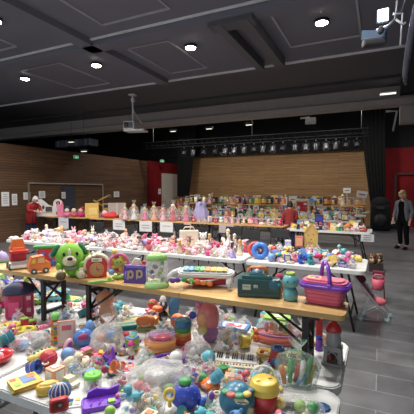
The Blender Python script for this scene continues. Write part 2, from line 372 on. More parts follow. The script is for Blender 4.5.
# black bag near the red wall, and a small equipment case
p = onz(393, 228.5, 0); t = thing('equipment_case', 'low black equipment case on the floor at the red wall', 'case', p, face(p))
mb = MB(); mb.box((0, 0, .22), (.5, .35, .4), m_black, bev=.03); mb.link('body', t)
mb = MB(); mb.tube([(-.1, 0, .42), (-.1, 0, .5), (.1, 0, .5), (.1, 0, .42)], .015, m_dark); mb.link('handle', t)
mb = MB(); mb.box((0, -.18, .28), (.16, .01, .1), mat('light_grey')); mb.link('sticker', t)

# ------------------------------------------------------------------ ceiling lights
def spot(p, tgt, energy, ang, col, size=.12, blend=.8):
    l = bpy.data.lights.new('lamp_glow', 'SPOT'); l.energy = energy; l.spot_size = R(ang); l.spot_blend = blend; l.color = col; l.shadow_soft_size = size
    o = bpy.data.objects.new('lamp_glow', l); COL.objects.link(o); o.location = p
    o.rotation_euler = (Vector(tgt) - Vector(p)).to_track_quat('-Z', 'Y').to_euler(); return o
WARM = (1, .965, .92)
XS = [-11 + 2.4, -6.15, -3.62, -1.0]
nm = ['leftmost round downlight of the far ceiling row', 'round downlight second from left in the far ceiling row', 'round downlight second from right in the far ceiling row', 'rightmost round downlight of the far ceiling row']
em = emit('downlight_glow', (255, 244, 225), 40)
def downlight(x, y, lb, e=300):
    t = thing('ceiling_downlight', lb, 'ceiling light', (x, y, HC), 0, 'round downlights in the hall ceiling')
    mb = MB(); mb.lathe([(.125, -.05), (.13, -.03), (.13, 0)], (0, 0, 0), m_dark, seg=24); mb.link('housing', t)
    mb = MB(); mb.lathe([(.02, -.08), (.07, -.075), (.105, -.06), (.105, -.045)], (0, 0, 0), em, seg=24); mb.link('lens', t)
    spot((x, y, HC - .12), (x, y, 0), e, 150, WARM, .17, .6)
for x, l in zip(XS, nm): downlight(x, 6.83, l)
downlight(-6.15, 4.3, 'round downlight nearer the camera at the left edge of the photo')
for x, y in ((-3.6, 4.3), (-1.0, 4.3), (-8.6, 4.3), (-6.15, 1.8), (-3.6, 1.8), (-1.0, 1.8)):
    downlight(x, y, {(-3.6, 4.3): 'round downlight just above the top edge of the photo', (-1.0, 4.3): 'round downlight over the white tables near the aisle',
      (-8.6, 4.3): 'round downlight near the left wall in the middle row', (-6.15, 1.8): 'round downlight at the left of the near row', (-3.6, 1.8): 'round downlight in the middle of the near row', (-1.0, 1.8): 'round downlight over the nearest toy tables'}[(x, y)])
# projector on its pole
p = ony(132, 121, 9.0 + .0)
p = ony(132, 88, 9.5); top = Vector((p.x, p.y, HC)); k0 = kpp(top)
t = thing('ceiling_projector', 'white projector hanging on a pole from the dark ceiling', 'projector', (p.x, p.y, HC), R(14))
zb = -33 * k0; mw = mat((240, 240, 242), .4); m_seam = mat((215, 215, 222), .4)
mb = MB(); mb.box((-.06, 0, zb + .06), (.36, .36, .26), mw, bev=.03); mb.box((-.06, -.185, zb + .06), (.3, .02, .18), mat((110, 112, 118)), bev=.01); mb.link('body', t)
mb = MB(); mb.box((.12, 0, zb - .1), (.66, .42, .06), mw, bev=.015); mb.link('cradle', t)
mb = MB(); mb.lathe([(.07, 0), (.07, .05), (.05, .06)], (-.12, -.19, zb + .07), mat((60, 62, 70), .1), rot=(R(90), 0, 0)); mb.link('projection_lens', t)
mb = MB(); mb.tube([(.02, 0, 0), (.02, 0, zb + .18)], .028, m_seam); mb.box((.02, 0, -.02), (.2, .2, .04), m_seam); mb.box((.02, 0, -.18), (.1, .1, .12), m_seam, bev=.02); mb.link('pole', t)
mb = MB(); mb.tube([(.04, 0, zb + .55), (.18, 0, zb + .3), (.32, 0, zb + .12)], .012, m_seam); mb.tube([(0, 0, zb + .5), (-.1, 0, zb + .4), (-.06, 0, zb + .2)], .008, m_dark); mb.link('cable', t)
# flood light with bracket at the top right
p = ony(383, 15, 5.2); t = thing('flood_light', 'bright square white floodlight high at the right of the hall', 'flood light', p, face(p)); t.scale = (.85, .85, 1)
mb = MB(); mb.box((0, .03, 0), (.17, .08, .17), m_dark, rot=(R(25), 0, 0), bev=.01); mb.link('housing', t)
mb = MB(); mb.box((0, -.03, -.01), (.135, .02, .135), emit('flood_led', (225, 245, 255), 22), rot=(R(25), 0, 0)); mb.link('lens', t)
mb = MB(); mb.tube([(.13, .03, 0), (.24, .05, .0), (.3, .05, .2), (.31, .05, HC - p.z)], .016, m_seam); mb.tube([(.24, .05, -.4), (.26, .05, 0)], .014, m_seam); mb.link('pole', t)
spot(p + Vector((-.05, -.15, -.1)), (p.x - .6, p.y - 1.4, 1.2), 60, 120, (.85, .95, 1), .1)
p = ony(376, 36, 5.1); t = thing('stage_spotlight', 'blue-grey box projector on a bracket below the floodlight', 'projector', p, face(p) + R(10)); t.scale = (.72, .72, .9)
mst = mat((95, 120, 150), .3, .2)
mb = MB(); mb.pz([(-.26, -.2), (.1, -.24), (.2, .16), (-.1, .2)], -.06, .06, mst, rot=(R(14), R(4), 0)); mb.link('body', t)
mb = MB(); mb.box((-.05, -.12, -.12), (.36, .3, .1), m_dark, rot=(R(10), 0, 0), bev=.03); mb.link('base', t)
mb = MB(); mb.tube([(0, 0, .07), (.18, 0, .12), (.3, 0, .2), (.32, .02, .45)], .02, m_seam); mb.tube([(.3, 0, .2), (.42, 0, .12), (.46, 0, .14)], .018, m_seam); mb.link('bracket', t)
mb = MB(); mb.lathe([(.05, 0), (.05, .05), (.03, .06)], (.02, -.27, -.02), m_dark, rot=(R(90), 0, 0)); mb.link('projection_lens', t)
# white batten on the beam
p = ony(388, 93.5, 11.8); mb = MB(); mb.box((0, 0, 0), (.46, .1, .1), mat('white', .4), bev=.02); mb.box((0, -.055, -.02), (.4, .02, .04), emit('batten_glow', (255, 255, 250), 1.2))
tag(mb.link('batten_light', loc=p), 'short white batten light at the right end of the brown beam', 'batten light')
mb = MB()
for q in (ony(389, 112, 12.6), ony(397.5, 113, 12.6), ony(393.5, 131, 12.6)): mb.v and None
a, b, c = ony(386, 111.5, 12.7), ony(397, 111, 12.7), ony(393, 131, 12.7)
mb.tube([a, b, c], .035, mat('silver', .4)); tag(mb.link('stage_bracket'), 'bent silver bracket at the right corner of the stage opening', 'bracket')
# curved tube standing in for a bluish streak by the aisle soffit
mb = MB(); mb.tube([ony(416, 5, 3.2), ony(412, 30, 3.6), ony(408, 55, 4.2), ony(405, 75, 4.9), ony(406, 84, 5.1)], [.02, .03, .035, .03, .02], mat((125, 135, 165), .25, .5))
tag(mb.link('curved_tube'), 'curved blue-grey tube at the far right above the aisle', 'conduit')
# lighting truss and stage lamps
ty = 15.0; pz0 = ony(270, 148, ty).z
t = thing('lighting_truss', 'long black lighting truss hanging behind the brown beam', 'truss', (-5, ty, pz0 + .25))
for dz, dy in ((0, 0), (.3, 0), (.15, .25)):
    mb = MB(); mb.tube([(-5.6, dy, dz), (4.6, dy, dz)], .025, mat((9, 9, 10), .95)); mb.link('chord', t)
mb = MB()
for i in range(34):
    x = -5.6 + i * .3; mb.tube([(x, 0, 0), (x + .15, 0, .3), (x + .3, 0, 0)], .012, mat((9, 9, 10), .95), 4)
mb.link('lattice', t)
for x in (-5, 0, 4.3):
    mb = MB(); mb.tube([(x, 0, .3), (x, 0, 6.0 - pz0 - .25)], .01, m_seam, 4); mb.link('hanger', t)
def lamp_proto(kind):
    t = thing('stage_lamp', 'x', 'stage lamp', (0, 0, 0), 0, 'stage lamps on the truss'); t.scale = (.85,) * 3
    mm = [mat((40, 40, 45), .5), mat((105, 105, 112), .35, .4), mat((50, 50, 56), .4, .3)][kind]
    mb = MB(); mb.lathe([(.06, -.18), (.11, -.12), (.11, .12), (.13, .2), (.11, .2), (.09, .1)], (0, 0, -.28), mm, rot=(R(130 + 20 * kind), 0, 0), seg=12); mb.link('body', t)
    mb = MB(); mb.tube([(-.14, 0, -.28), (-.14, 0, -.08), (.14, 0, -.08), (.14, 0, -.28)], .014, m_dark if kind else m_black, 5); mb.tube([(0, 0, -.08), (0, 0, .06)], .025, m_dark, 5); mb.link('yoke', t)
    if kind == 1:
        for s, r in ((1, (0, R(35), 0)), (-1, (0, R(-35), 0))): mb = MB(); mb.box((.13 * s, -.2, -.42), (.01, .16, .2), mm, rot=r); mb.link('barn_door', t)
    return t
pr = [lamp_proto(i) for i in range(3)]; used = [0, 0, 0]
LX = [(184, 0), (193, 2), (204, 0), (215, 0), (225, 1), (234, 1), (244, 2), (254, 0), (263, 2), (273, 1), (283, 0), (295, 2), (306, 1), (316, 2), (326, 1), (336, 2), (346, 0), (357, 0)]
ORD = ['first', 'second', 'third', 'fourth', 'fifth', 'sixth', 'seventh', 'eighth', 'ninth']
prev = None
for i, (px, kd) in enumerate(LX):
    q = ony(px, 140, ty - .03); w = ['black', 'silver barn-door', 'grey'][kd]
    lb = '%s stage lamp on the black truss above the oak wall, %s from the %s' % (w, ORD[i] if i < 9 else ORD[17 - i], 'left' if i < 9 else 'right')
    lc = (q.x, ty - .03, pz0 + .18); rz = rnd.uniform(-.35, .35)
    if not used[kd]: o = pr[kd]; used[kd] = 1; o.location = lc; o.rotation_euler = (0, 0, rz); o['label'] = lb
    else: dup(pr[kd], lc, rz, lb)
# white stage camera box hanging under the beam
p = ony(309, 121, 12.6); t = thing('stage_camera', 'white camera box on an arm hanging under the brown beam', 'camera', p, face(p))
mb = MB(); mb.box((.05, 0, 0), (.34, .4, .16), mat('light_grey', .4), bev=.03); mb.link('body', t)
mb = MB(); mb.tube([(-.28, 0, .1), (.0, 0, .12), (.05, 0, .06)], .025, mat('white')); mb.link('arm', t)
mb = MB(); mb.tube([(.05, .1, .08), (.05, .1, 5.9 - p.z)], .012, m_dark, 5); mb.link('hanger', t)
# small dim lamps recessed under the beam soffit
for i, (px, py, lb) in enumerate(((209, 128.5, 'small dim light behind the beam, left of the middle'), (249, 124.5, 'small dim light behind the beam, above the stage lamps'), (173, 131, 'small dim light behind the beam near the projector'), (34, 144.5, 'small dim light above the slatted left wall'), (84, 151, 'small dim light near the green exit sign'))):
    q = ony(px, py, 13.0 if i < 3 else 10.5); mb = MB(); mb.box((0, 0, .03), (.3, .14, .08), m_dark, bev=.01); mb.box((0, 0, -.015), (.22, .09, .02), emit('dim_glow', (255, 250, 235), 1.0))
    if i > 2: q.x = max(q.x, -10.75)
    mb.tube([(0, 0, .05), (0, 0, (6.0 if i < 3 else HC) - q.z)], .008, m_dark, 4)
    tag(mb.link('recessed_light', loc=q), lb, 'light')
# unseen panel lights added to light the oak wall and far tables
for x, y, e in ((-8.5, 14.2, 420), (-5, 14.2, 520), (-1.5, 14.2, 520), (1.5, 15.5, 110)):
    t = thing('unseen_panel_light', 'unseen flat panel light high over the far tables, %s' % {-8.5: 'nearest the left wall', -5: 'left of the middle', -1.5: 'above the right half', 1.5: 'by the red wall'}[x], 'ceiling light', (x, y, 5.9), 0, 'unseen panel lights over the stage')
    mb = MB(); mb.box((0, 0, 0), (.6, .6, .06), m_dark, bev=.01); mb.link('housing', t)
    mb = MB(); mb.box((0, 0, -.04), (.52, .52, .02), emit('unseen_panel_glow', (255, 244, 228), 6)); mb.link('diffuser', t)
    mb = MB(); mb.tube([(0, 0, .03), (0, 0, .105)], .02, m_dark); mb.link('hanger', t)
    spot((x, y, 5.8), (x, y + (.8 if x < 1 else 0), 0), e, 150, WARM, .25, .6)
w = bpy.data.worlds.new('world'); sc.world = w; w.use_nodes = True
w.node_tree.nodes['Background'].inputs[0].default_value = (.86, .93, 1, 1); w.node_tree.nodes['Background'].inputs[1].default_value = .7  # soft ambient fill added through the open side behind the camera
# ------------------------------------------------------------------ tables
m_plast = mat((225, 226, 224), .35); m_steel = mat((120, 122, 126), .35, .7); m_leg = mat((25, 26, 28), .5)
m_pine = wood_boards('pine_table_top', (226, 186, 124), (216, 172, 110), (150, 105, 60), 2.6, .26, .002, 'z', .1, .42, .4, (2, 26))
ZT, ZW, ZB = .745, .77, 1.08
def white_table(x0, x1, y0, y1, lb, group='white folding tables', leg=m_steel):
    cx, cy = (x0 + x1) / 2, (y0 + y1) / 2; w, d = x1 - x0, y1 - y0
    t = thing('folding_table', lb, 'table', (cx, cy, 0), 0, group)
    mb = MB(); mb.pz(rrect(w, d, .075), ZT - .045, ZT - .006, m_plast); mb.pz(rrect(w - .012, d - .012, .07), ZT - .006, ZT, m_plast)
    mb.link('tabletop', t)
    lm = leg if leg is not m_steel else mat((150, 152, 155), .4, .2)
    for sx in (-1, 1):
        for sy in (-1, 1):
            mb = MB(); mb.tube([(sx * (w / 2 - .28), sy * (d / 2 - .1), ZT - .045), (sx * (w / 2 - .12), sy * (d / 2 - .07), .0)], .015, lm); mb.link('leg', t)
        mb = MB(); mb.tube([(sx * (w / 2 - .16), -(d / 2 - .08), .2), (sx * (w / 2 - .16), (d / 2 - .08), .2)], .011, lm); mb.link('crossbar', t)
        mb = MB(); mb.tube([(sx * (w / 2 - .22), 0, .45), (sx * (w / 2 - .6), 0, ZT - .045)], .01, lm); mb.tube([(sx * (w / 2 - .22), -(d / 2 - .08), .45), (sx * (w / 2 - .22), (d / 2 - .08), .45)], .01, lm); mb.link('brace', t)
    return t
def bench_table(x0, x1, y0, y1, lb, z=ZW, z0=0.0):
    cx, cy = (x0 + x1) / 2, (y0 + y1) / 2; w, d = x1 - x0, y1 - y0; hh = z - z0; sh = z0 > 0
    t = thing('pine_bench' if sh else 'trestle_table', lb, 'bench' if sh else 'table', (cx, cy, 0), 0, 'pine benches on the white tables' if sh else 'wooden trestle tables')
    mb = MB(); mb.pz(rrect(w, d, .03, 3), z - .028, z, m_pine); mb.link('tabletop', t)
    for sx in (-1, 1): mb = MB(); mb.box((sx * (w / 2 - .15), 0, z - .037), (.06, d - .03, .018), m_leg); mb.link('batten', t)
    for sx in (-1, 1):
        xx = sx * (w / 2 - (.19 if sh else .15)); ly = d / 2 - .03
        for sy in (-1, 1):
            mb = MB(); mb.box((xx, sy * ly, z0 + (hh - .046) / 2), ((.03 if sh else .045), .022, hh - .046), m_leg); mb.link('leg', t)
        for z1 in (z0 + .16 * hh, z - .25 * hh):
            mb = MB(); mb.box((xx, 0, z1), (.022, ly * 2, .022), m_leg); mb.link('crossbar', t)
        for sy in (-1, 1):
            mb = MB(); mb.tube([(xx, sy * (ly - .02), z - .62 * hh), (xx - sx * min(.34, hh * .7), sy * .04, z - .045)], .008 if sh else .012, m_leg, 5); mb.link('brace', t)
        mb = MB(); mb.tube([(xx, -ly, z - .06), (xx, ly, z - .62 * hh)], .009, m_leg, 5); mb.tube([(xx, ly, z - .06), (xx, -ly, z - .62 * hh)], .009, m_leg, 5); mb.link('cross_brace', t)
    return t
Q = 1.094
def wt_(x0, x1, y0, y1, lb, **kw): return white_table(x0 * Q, x1 * Q, y0 * Q, y1 * Q, lb, **kw)
wt_(-1.545, -.13, 1.0, 1.6, 'white folding table nearest the camera, covered with toys')
wt_(-3.4, -1.56, 1.0, 1.6, 'white folding table in the bottom left corner with the red bowl')
wt_(-1.96, -.14, 1.615, 2.16, 'white folding table whose rounded right end carries the toy lighthouse')
wt_(-3.8, -1.975, 1.615, 2.16, 'white folding table under the pink backpack and yellow rings')
bench_table(-1.955, -.14, 1.825, 2.07, 'pine bench set up as a shelf, with the pink basket at its right end', ZB, ZT)
bench_table(-3.82, -1.975, 1.80, 2.045, 'pine bench shelf at the left edge of the photo, with the orange toy truck', ZB, ZT)
YA0, YA1 = 4.15 * Q, 4.9 * Q
wt_(-5.83, -3.66, 4.15, 4.9, 'white folding table in the second row, left, heaped with pink toys', leg=m_leg)
wt_(-3.64, -1.5, 4.15, 4.9, 'white folding table in the second row under the cream tote bag', leg=m_leg)
wt_(-1.46, -.12, 4.13, 4.9, 'white folding table of the second row nearest the aisle, with the yellow wooden house', leg=m_leg)
YB0 = 8.2 * Q
for i in range(4):
    bench_table(-10.65 + i * 2.13, -10.65 + i * 2.13 + 2.11, YB0, YB0 + .55, 'pine trestle table in the third row, ' + ['leftmost, beside the person in red', 'second from the left, with the yellow box', 'third from the left, under bagged dolls', 'rightmost, with the lavender dress on it'][i])
wt_(-1.85, -.14, 7.95, 8.75, 'white folding table in the third row beside the aisle', leg=m_leg)
FAR = [(11.6, 4, -8.7, -.5, 'fourth'), (14.2, 4, -9.2, -.45, 'fifth'), (16.6, 4, -9.8, -.4, 'last')]
for y, n, x0, x1, nmz in FAR:
    w_ = (x1 - x0) / n
    for i in range(n):
        white_table(x0 + i * w_, x0 + (i + 1) * w_ - .02, y, y + .75, 'white folding table in the %s row, %s' % (nmz, ['leftmost', 'second from left', 'second from right', 'nearest the aisle'][i]), 'white folding tables in the far rows', leg=m_leg)
for yy, xa, xb, nmz in ((14.55, -8.9, -.5, 'fifth'), (16.95, -9.6, -.5, 'last')):
    for i in range(4):
        w_ = (xb - xa) / 4
        bench_table(xa + i * w_, xa + (i + 1) * w_ - .02, yy, yy + .3, 'pine bench shelf on the %s row tables, %s' % (nmz, ['leftmost', 'second from left', 'second from right', 'nearest the aisle'][i]), ZB, ZT)
white_table(-10.85, -10.0, 10.6, 11.35, 'small white table against the left wall behind the person in red', leg=m_leg)

# ------------------------------------------------------------------ small toy builders (base at z=0, front to -y)
GROUPED = {}
def ball(s, c, c2):
    t = T('toy_ball'); r = s * .42
    mb = MB(); mb.ell((0, 0, r), r, mat(c), seg=14, rings=10); mb.link('ball', t)
    mb = MB(); mb.torus((0, 0, r), r * .97, r * .09, mat(c2), rot=(.5, .3, 0), seg=16, s2=5); mb.link('stripe', t); return t
def plush(s, c, c2):
    t = T('plush_bear'); m = fz(c); u = s
    mb = MB(); mb.ell((0, 0, .34 * u), (.27 * u, .23 * u, .33 * u), m)
    for sx in (-1, 1): mb.ell((sx * .27 * u, -.1 * u, .42 * u), (.1 * u, .1 * u, .2 * u), m, rot=(.6, sx * .5, 0)); mb.ell((sx * .18 * u, -.26 * u, .1 * u), (.11 * u, .19 * u, .1 * u), m, rot=(0, 0, sx * .3))
    mb.link('body', t)
    mb = MB(); mb.ell((0, -.02 * u, .8 * u), (.25 * u, .22 * u, .22 * u), m)
    for sx in (-1, 1): mb.ell((sx * .2 * u, 0, .98 * u), (.09 * u, .05 * u, .09 * u), m); mb.ell((sx * .09 * u, -.22 * u, .85 * u), .03 * u, mat('black'), seg=6, rings=5)
    mb.link('head', t)
    mb = MB(); mb.ell((0, -.2 * u, .74 * u), (.12 * u, .1 * u, .09 * u), fz(c2)); mb.ell((0, -.29 * u, .77 * u), (.04 * u, .03 * u, .03 * u), mat('black'), seg=6, rings=5); mb.ell((0, -.17 * u, .36 * u), (.16 * u, .1 * u, .2 * u), fz(c2)); mb.link('muzzle', t); return t
def bunny(s, c, c2):
    t = T('plush_bunny'); m = fz(c); u = s
    mb = MB(); mb.ell((0, 0, .3 * u), (.25 * u, .22 * u, .3 * u), m)
    for sx in (-1, 1): mb.ell((sx * .16 * u, -.22 * u, .1 * u), (.1 * u, .2 * u, .1 * u), m); mb.ell((sx * .24 * u, -.08 * u, .36 * u), (.08 * u, .08 * u, .17 * u), m, rot=(.5, sx * .4, 0))
    mb.link('body', t)
    mb = MB(); mb.ell((0, 0, .7 * u), (.22 * u, .2 * u, .2 * u), m)
    for sx in (-1, 1): mb.ell((sx * .08 * u, -.19 * u, .75 * u), .026 * u, mat('black'), seg=6, rings=5)
    mb.link('head', t)
    for sx in (-1, 1): mb = MB(); mb.ell((sx * .11 * u, .02 * u, 1.02 * u), (.07 * u, .04 * u, .23 * u), m, rot=(0, sx * .25, 0)); mb.ell((sx * .11 * u, -.01 * u, 1.02 * u), (.04 * u, .03 * u, .17 * u), fz(c2), rot=(0, sx * .25, 0)); mb.link('ear', t)
    return t
def doll(s, c, c2):
    t = T('fashion_doll'); u = s * 1.5; sk = mat('skin', .5)
    mb = MB(); mb.ell((0, 0, .86 * u), (.1 * u, .095 * u, .12 * u), sk); mb.tube([(0, 0, .6 * u), (0, 0, .76 * u)], [.08 * u, .04 * u], sk)
    for sx in (-1, 1): mb.tube([(sx * .08 * u, 0, .66 * u), (sx * .18 * u, -.02 * u, .5 * u), (sx * .17 * u, -.1 * u, .38 * u)], [.035 * u, .03 * u, .022 * u], sk, 5); mb.ell((sx * .035 * u, -.09 * u, .87 * u), .014 * u, mat('navy'), seg=5, rings=4)
    mb.ell((0, -.095 * u, .82 * u), (.02 * u, .01 * u, .01 * u), mat('rose'), seg=6, rings=4); mb.link('body', t)
    mb = MB(); mb.lathe([(.22 * u, 0), (.2 * u, .12 * u), (.12 * u, .36 * u), (.07 * u, .48 * u), (.095 * u, .6 * u), (.06 * u, .7 * u)], (0, 0, 0), fz(c), seg=12); mb.link('dress', t)
    hm = mat(c2, .5); mb = MB(); mb.ell((0, .035 * u, .9 * u), (.125 * u, .11 * u, .13 * u), hm, nz=.15); mb.ell((0, .07 * u, .74 * u), (.12 * u, .07 * u, .2 * u), hm, nz=.2); mb.link('hair', t); return t
def car(s, c, c2):
    t = T('toy_car'); u = s * .5
    mb = MB(); mb.py([(-u, .12 * u), (u, .12 * u), (u, .42 * u), (.55 * u, .52 * u), (.3 * u, .9 * u), (-.5 * u, .9 * u), (-.75 * u, .52 * u), (-u, .45 * u)], -.42 * u, .42 * u, mat(c)); mb.link('body', t)
    for sy in (-1, 1): mb = MB(); mb.py([(.42 * u, .52 * u), (.22 * u, .82 * u), (-.42 * u, .82 * u), (-.6 * u, .52 * u)], sy * .43 * u - .01 * u, sy * .43 * u + .01 * u, mat(c2, .15)); mb.link('window', t)
    for sx in (-.55, .55):
        for sy in (-1, 1): mb = MB(); mb.cyl((sx * u, sy * .36 * u + .07 * u, .2 * u), .2 * u, .14 * u, mat('black'), rot=(R(90), 0, 0), seg=10); mb.cyl((sx * u, sy * .36 * u + .075 * u, .2 * u), .09 * u, .16 * u, mat('yellow'), rot=(R(90), 0, 0), seg=8); mb.link('wheel', t)
    return t
def cup(s, c, c2):
    t = T('toy_cup'); r = s * .33
    mb = MB(); mb.lathe([(r * .75, 0), (r, 1.7 * r), (r * 1.08, 1.72 * r), (r * 1.08, 1.85 * r), (r * .9, 1.85 * r), (r * .65, .15 * r)], (0, 0, 0), mat(c)); mb.link('cup', t)
    mb = MB(); mb.tube([(r * .9, 0, 1.5 * r), (1.45 * r, 0, 1.4 * r), (1.5 * r, 0, .7 * r), (r * .8, 0, .45 * r)], .1 * r, mat(c2), 6); mb.link('handle', t)
    mb = MB(); mb.torus((0, 0, r * .9), r * .89, .06 * r, mat(c2), s2=5); mb.link('band', t); return t
def rings(s, c, c2):
    t = T('stacking_rings'); r = s * .4; cs = [c, c2, 'yellow', 'blue', 'red']
    mb = MB(); mb.cyl((0, 0, 0), r, .12 * s, mat('white')); mb.cyl((0, 0, .1 * s), .12 * r, 1.0 * s, mat('white')); mb.ell((0, 0, 1.05 * s), .13 * s, mat(c)); mb.link('stand', t)
    for i in range(5): mb = MB(); mb.torus((0, 0, (.21 + .16 * i) * s), (.29 - .035 * i) * s, .085 * s, mat(cs[i])); mb.link('ring', t)
    return t
def book(s, c, c2):
    t = T('picture_book'); w, d, h = s, s * .78, s * .12
    mb = MB(); mb.box((0, 0, h * .06), (w, d, h * .12), mat(c)); mb.box((0, 0, h * .94), (w, d, h * .12), mat(c)); mb.box((-w * .49, 0, h / 2), (w * .02, d, h), mat(c)); mb.link('cover', t)
    mb = MB(); mb.box((0, 0, h / 2), (w * .95, d * .95, h * .75), mat('cream', .8)); mb.link('pages', t)
    mb = MB(); mb.box((0, 0, h * 1.01), (w * .8, d * .75, h * .03), spots(c2, ['yellow', 'red', 'sky_blue', 'white'], 14 / s * .3)); mb.link('picture', t); return t
def upbook(s, c, c2):
    t = T('game_box'); w, d, h = s * .9, s * .3, s * 1.15
    mb = MB(); mb.box((0, 0, h / 2), (w, d, h), mat(c, .5), bev=.004); mb.link('box', t)
    mb = MB(); mb.box((0, -d / 2 - .002, h * .45), (w * .82, .004, h * .55), spots(c2, ['white', 'yellow', 'pink', 'navy'], 3.5 / s)); mb.link('picture', t)
    mb = MB(); mb.box((0, -d / 2 - .002, h * .86), (w * .7, .004, h * .12), mat(c2)); mb.link('title_band', t); return t
def block(s, c, c2):
    t = T('toy_block'); a = s * .62
    mb = MB(); mb.box((0, 0, a / 2), (a, a, a), mat(c), bev=a * .1); mb.link('block', t)
    mb = MB()
    for rz in (0, R(90), R(180), R(270)): 
        mb.T = Matrix.Rotation(rz, 4, 'Z'); mb.box((0, -a / 2, a / 2), (a * .66, .006, a * .66), mat(c2), bev=.002)
    mb.T = Matrix.Identity(4); mb.box((0, 0, a), (a * .5, a * .5, .008), mat(c2), bev=.002); mb.link('face_panel', t); return t
def bottle(s, c, c2):
    t = T('toy_shaker'); r = s * .28
    mb = MB(); mb.lathe([(r * .8, 0), (r, .2 * r), (r, 2.0 * r), (r * .5, 2.6 * r), (.45 * r, 2.9 * r)], (0, 0, 0), mat(c)); mb.link('body', t)
    mb = MB(); mb.cyl((0, 0, 2.85 * r), .55 * r, .5 * r, mat(c2)); mb.link('cap', t)
    mb = MB(); mb.lathe([(r * 1.02, .5 * r), (r * 1.02, 1.5 * r)], (0, 0, 0), spots(c2, ['white', c], 9 / s), closed=False); mb.link('wrap', t); return t
def rattle(s, c, c2):
    t = T('baby_rattle'); r = s * .2
    mb = MB(); mb.torus((-s * .3, 0, .06 * s), s * .17, .05 * s, mat(c)); mb.tube([(-s * .14, 0, .06 * s), (s * .12, 0, .12 * s)], .045 * s, mat(c)); mb.link('handle', t)
    mb = MB(); mb.ell((s * .26, 0, r), r, mat(c2)); mb.torus((s * .26, 0, r), r, .035 * s, mat(c), rot=(R(90), 0, 0), s2=5); mb.link('head', t); return t
def phone(s, c, c2):
    t = T('toy_phone'); 
    mb = MB(); mb.pz(rrect(s * .55, s * .95, s * .12), 0, s * .17, mat(c)); mb.link('body', t)
    mb = MB(); mb.box((0, s * .25, s * .175), (s * .38, s * .26, .01 * s), mat('navy', .1)); mb.link('screen', t)
    for i in range(6): mb = MB(); mb.cyl((s * (-.14 + .14 * (i % 3)), s * (-.05 - .17 * (i // 3)), s * .16), .055 * s, .05 * s, mat([c2, 'yellow', 'red'][i % 3]), seg=8); mb.link('button', t)
    return t
def duck(s, c, c2):
    t = T('toy_duck'); m = mat(c)
    mb = MB(); mb.ell((0, 0, .26 * s), (.28 * s, .42 * s, .26 * s), m); mb.ell((0, .42 * s, .4 * s), (.12 * s, .14 * s, .08 * s), m, rot=(.6, 0, 0))
    for sx in (-1, 1): mb.ell((sx * .26 * s, .05 * s, .3 * s), (.06 * s, .22 * s, .14 * s), m)
    mb.link('body', t)
    mb = MB(); mb.ell((0, -.25 * s, .66 * s), .22 * s, m)
    for sx in (-1, 1): mb.ell((sx * .1 * s, -.43 * s, .72 * s), .035 * s, mat('black'), seg=6, rings=5)
    mb.link('head', t); mb = MB(); mb.ell((0, -.5 * s, .62 * s), (.1 * s, .12 * s, .04 * s), mat(c2)); mb.link('beak', t); return t
def house(s, c, c2):
    t = T('toy_house'); w = s * .8; h = s * .65
    mb = MB(); mb.box((0, 0, h / 2), (w, w * .7, h), mat(c), bev=.006); mb.link('walls', t)
    mb = MB(); mb.py([(-w * .6, h), (w * .6, h), (0, h * 1.75)], -w * .42, w * .42, mat(c2)); mb.link('roof', t)
    mb = MB(); mb.box((0, -w * .355, h * .28), (w * .24, .01, h * .55), mat(c2)); mb.link('door', t)
    for sx in (-1, 1): mb = MB(); mb.box((sx * w * .29, -w * .355, h * .62), (w * .2, .01, w * .2), mat('sky_blue', .2)); mb.link('window', t)
    return t
def cloth(s, c, c2):
    t = T('folded_doll_clothes'); sd = rnd.random() * 50
    mb = MB(); mb.ell((0, 0, .2 * s), (.5 * s, .42 * s, .22 * s), fz(c) if sd < 25 else spots(c, [c2, 'white', c], 60), nz=.3, ns=2.4, seed=sd, seg=16, rings=10); mb.link('garment', t)
    mb = MB(); mb.ell((.1 * s, -.12 * s, .3 * s), (.3 * s, .26 * s, .15 * s), fz(c2), nz=.35, ns=2.6, seed=sd + 3, seg=14, rings=8); mb.link('sleeve', t); return t
def baggeo(mb, w, d, h, m, sd=0, neck=True):
    prof = [(.55, 0), (.85, .03), (1.0, .25), (.97, .5), (.75, .72), (.35, .86)] + ([(.12, .92), (.1, .96), (.34, 1.1), (.42, 1.18)] if neck else [(.05, .95)])
    seg = 22; vs = []; fs = []
    for i, (r, z) in enumerate(prof):
        for j in range(seg):
            t = 2 * PI * j / seg; n = noise.noise(Vector((math.cos(t) * 2.2, math.sin(t) * 2.2, z * 3.2 + sd))); n2 = noise.noise(Vector((math.cos(t) * 6, math.sin(t) * 6, z * 6 + sd)))
            rr = r * (1 + .28 * n + .13 * n2); vs.append((rr * w / 2 * math.cos(t), rr * d / 2 * math.sin(t), max(0, z * h * (1 + .06 * n))))
    for i in range(len(prof) - 1):
        for j in range(seg): k = (j + 1) % seg; a = i * seg; fs.append([a + j, a + k, a + seg + k, a + seg + j])
    fs.append(list(range(seg))[::-1]); mb.add(vs, fs, m, False)
def toybag(s, c, c2):
    t = T('bagged_toys'); sd = rnd.random() * 50
    mb = MB(); baggeo(mb, s * .98, s * .8, s * .8, film(), sd); mb.link('plastic_film', t)
    cs = [c, c2, rnd.choice(BRIGHT), c, 'white', c2, rnd.choice(BRIGHT)]
    for i in range(7):
        a = i * 1.3 + sd; r = .24 * s if i < 6 else 0; mb = MB(); p = (r * math.cos(a), r * .8 * math.sin(a), (.14 + .14 * (i % 3)) * s); mm = mat(cs[i]) if i % 3 else spots(cs[i], [c2, 'white', 'yellow'], 45)
        if i % 2: mb.ell(p, (.13 * s, .11 * s, .11 * s), mm)
        else: mb.box(p, (.2 * s, .17 * s, .17 * s), mm, rot=(sd, i, a), bev=.03 * s)
        mb.link('toy_piece', t)
    return t
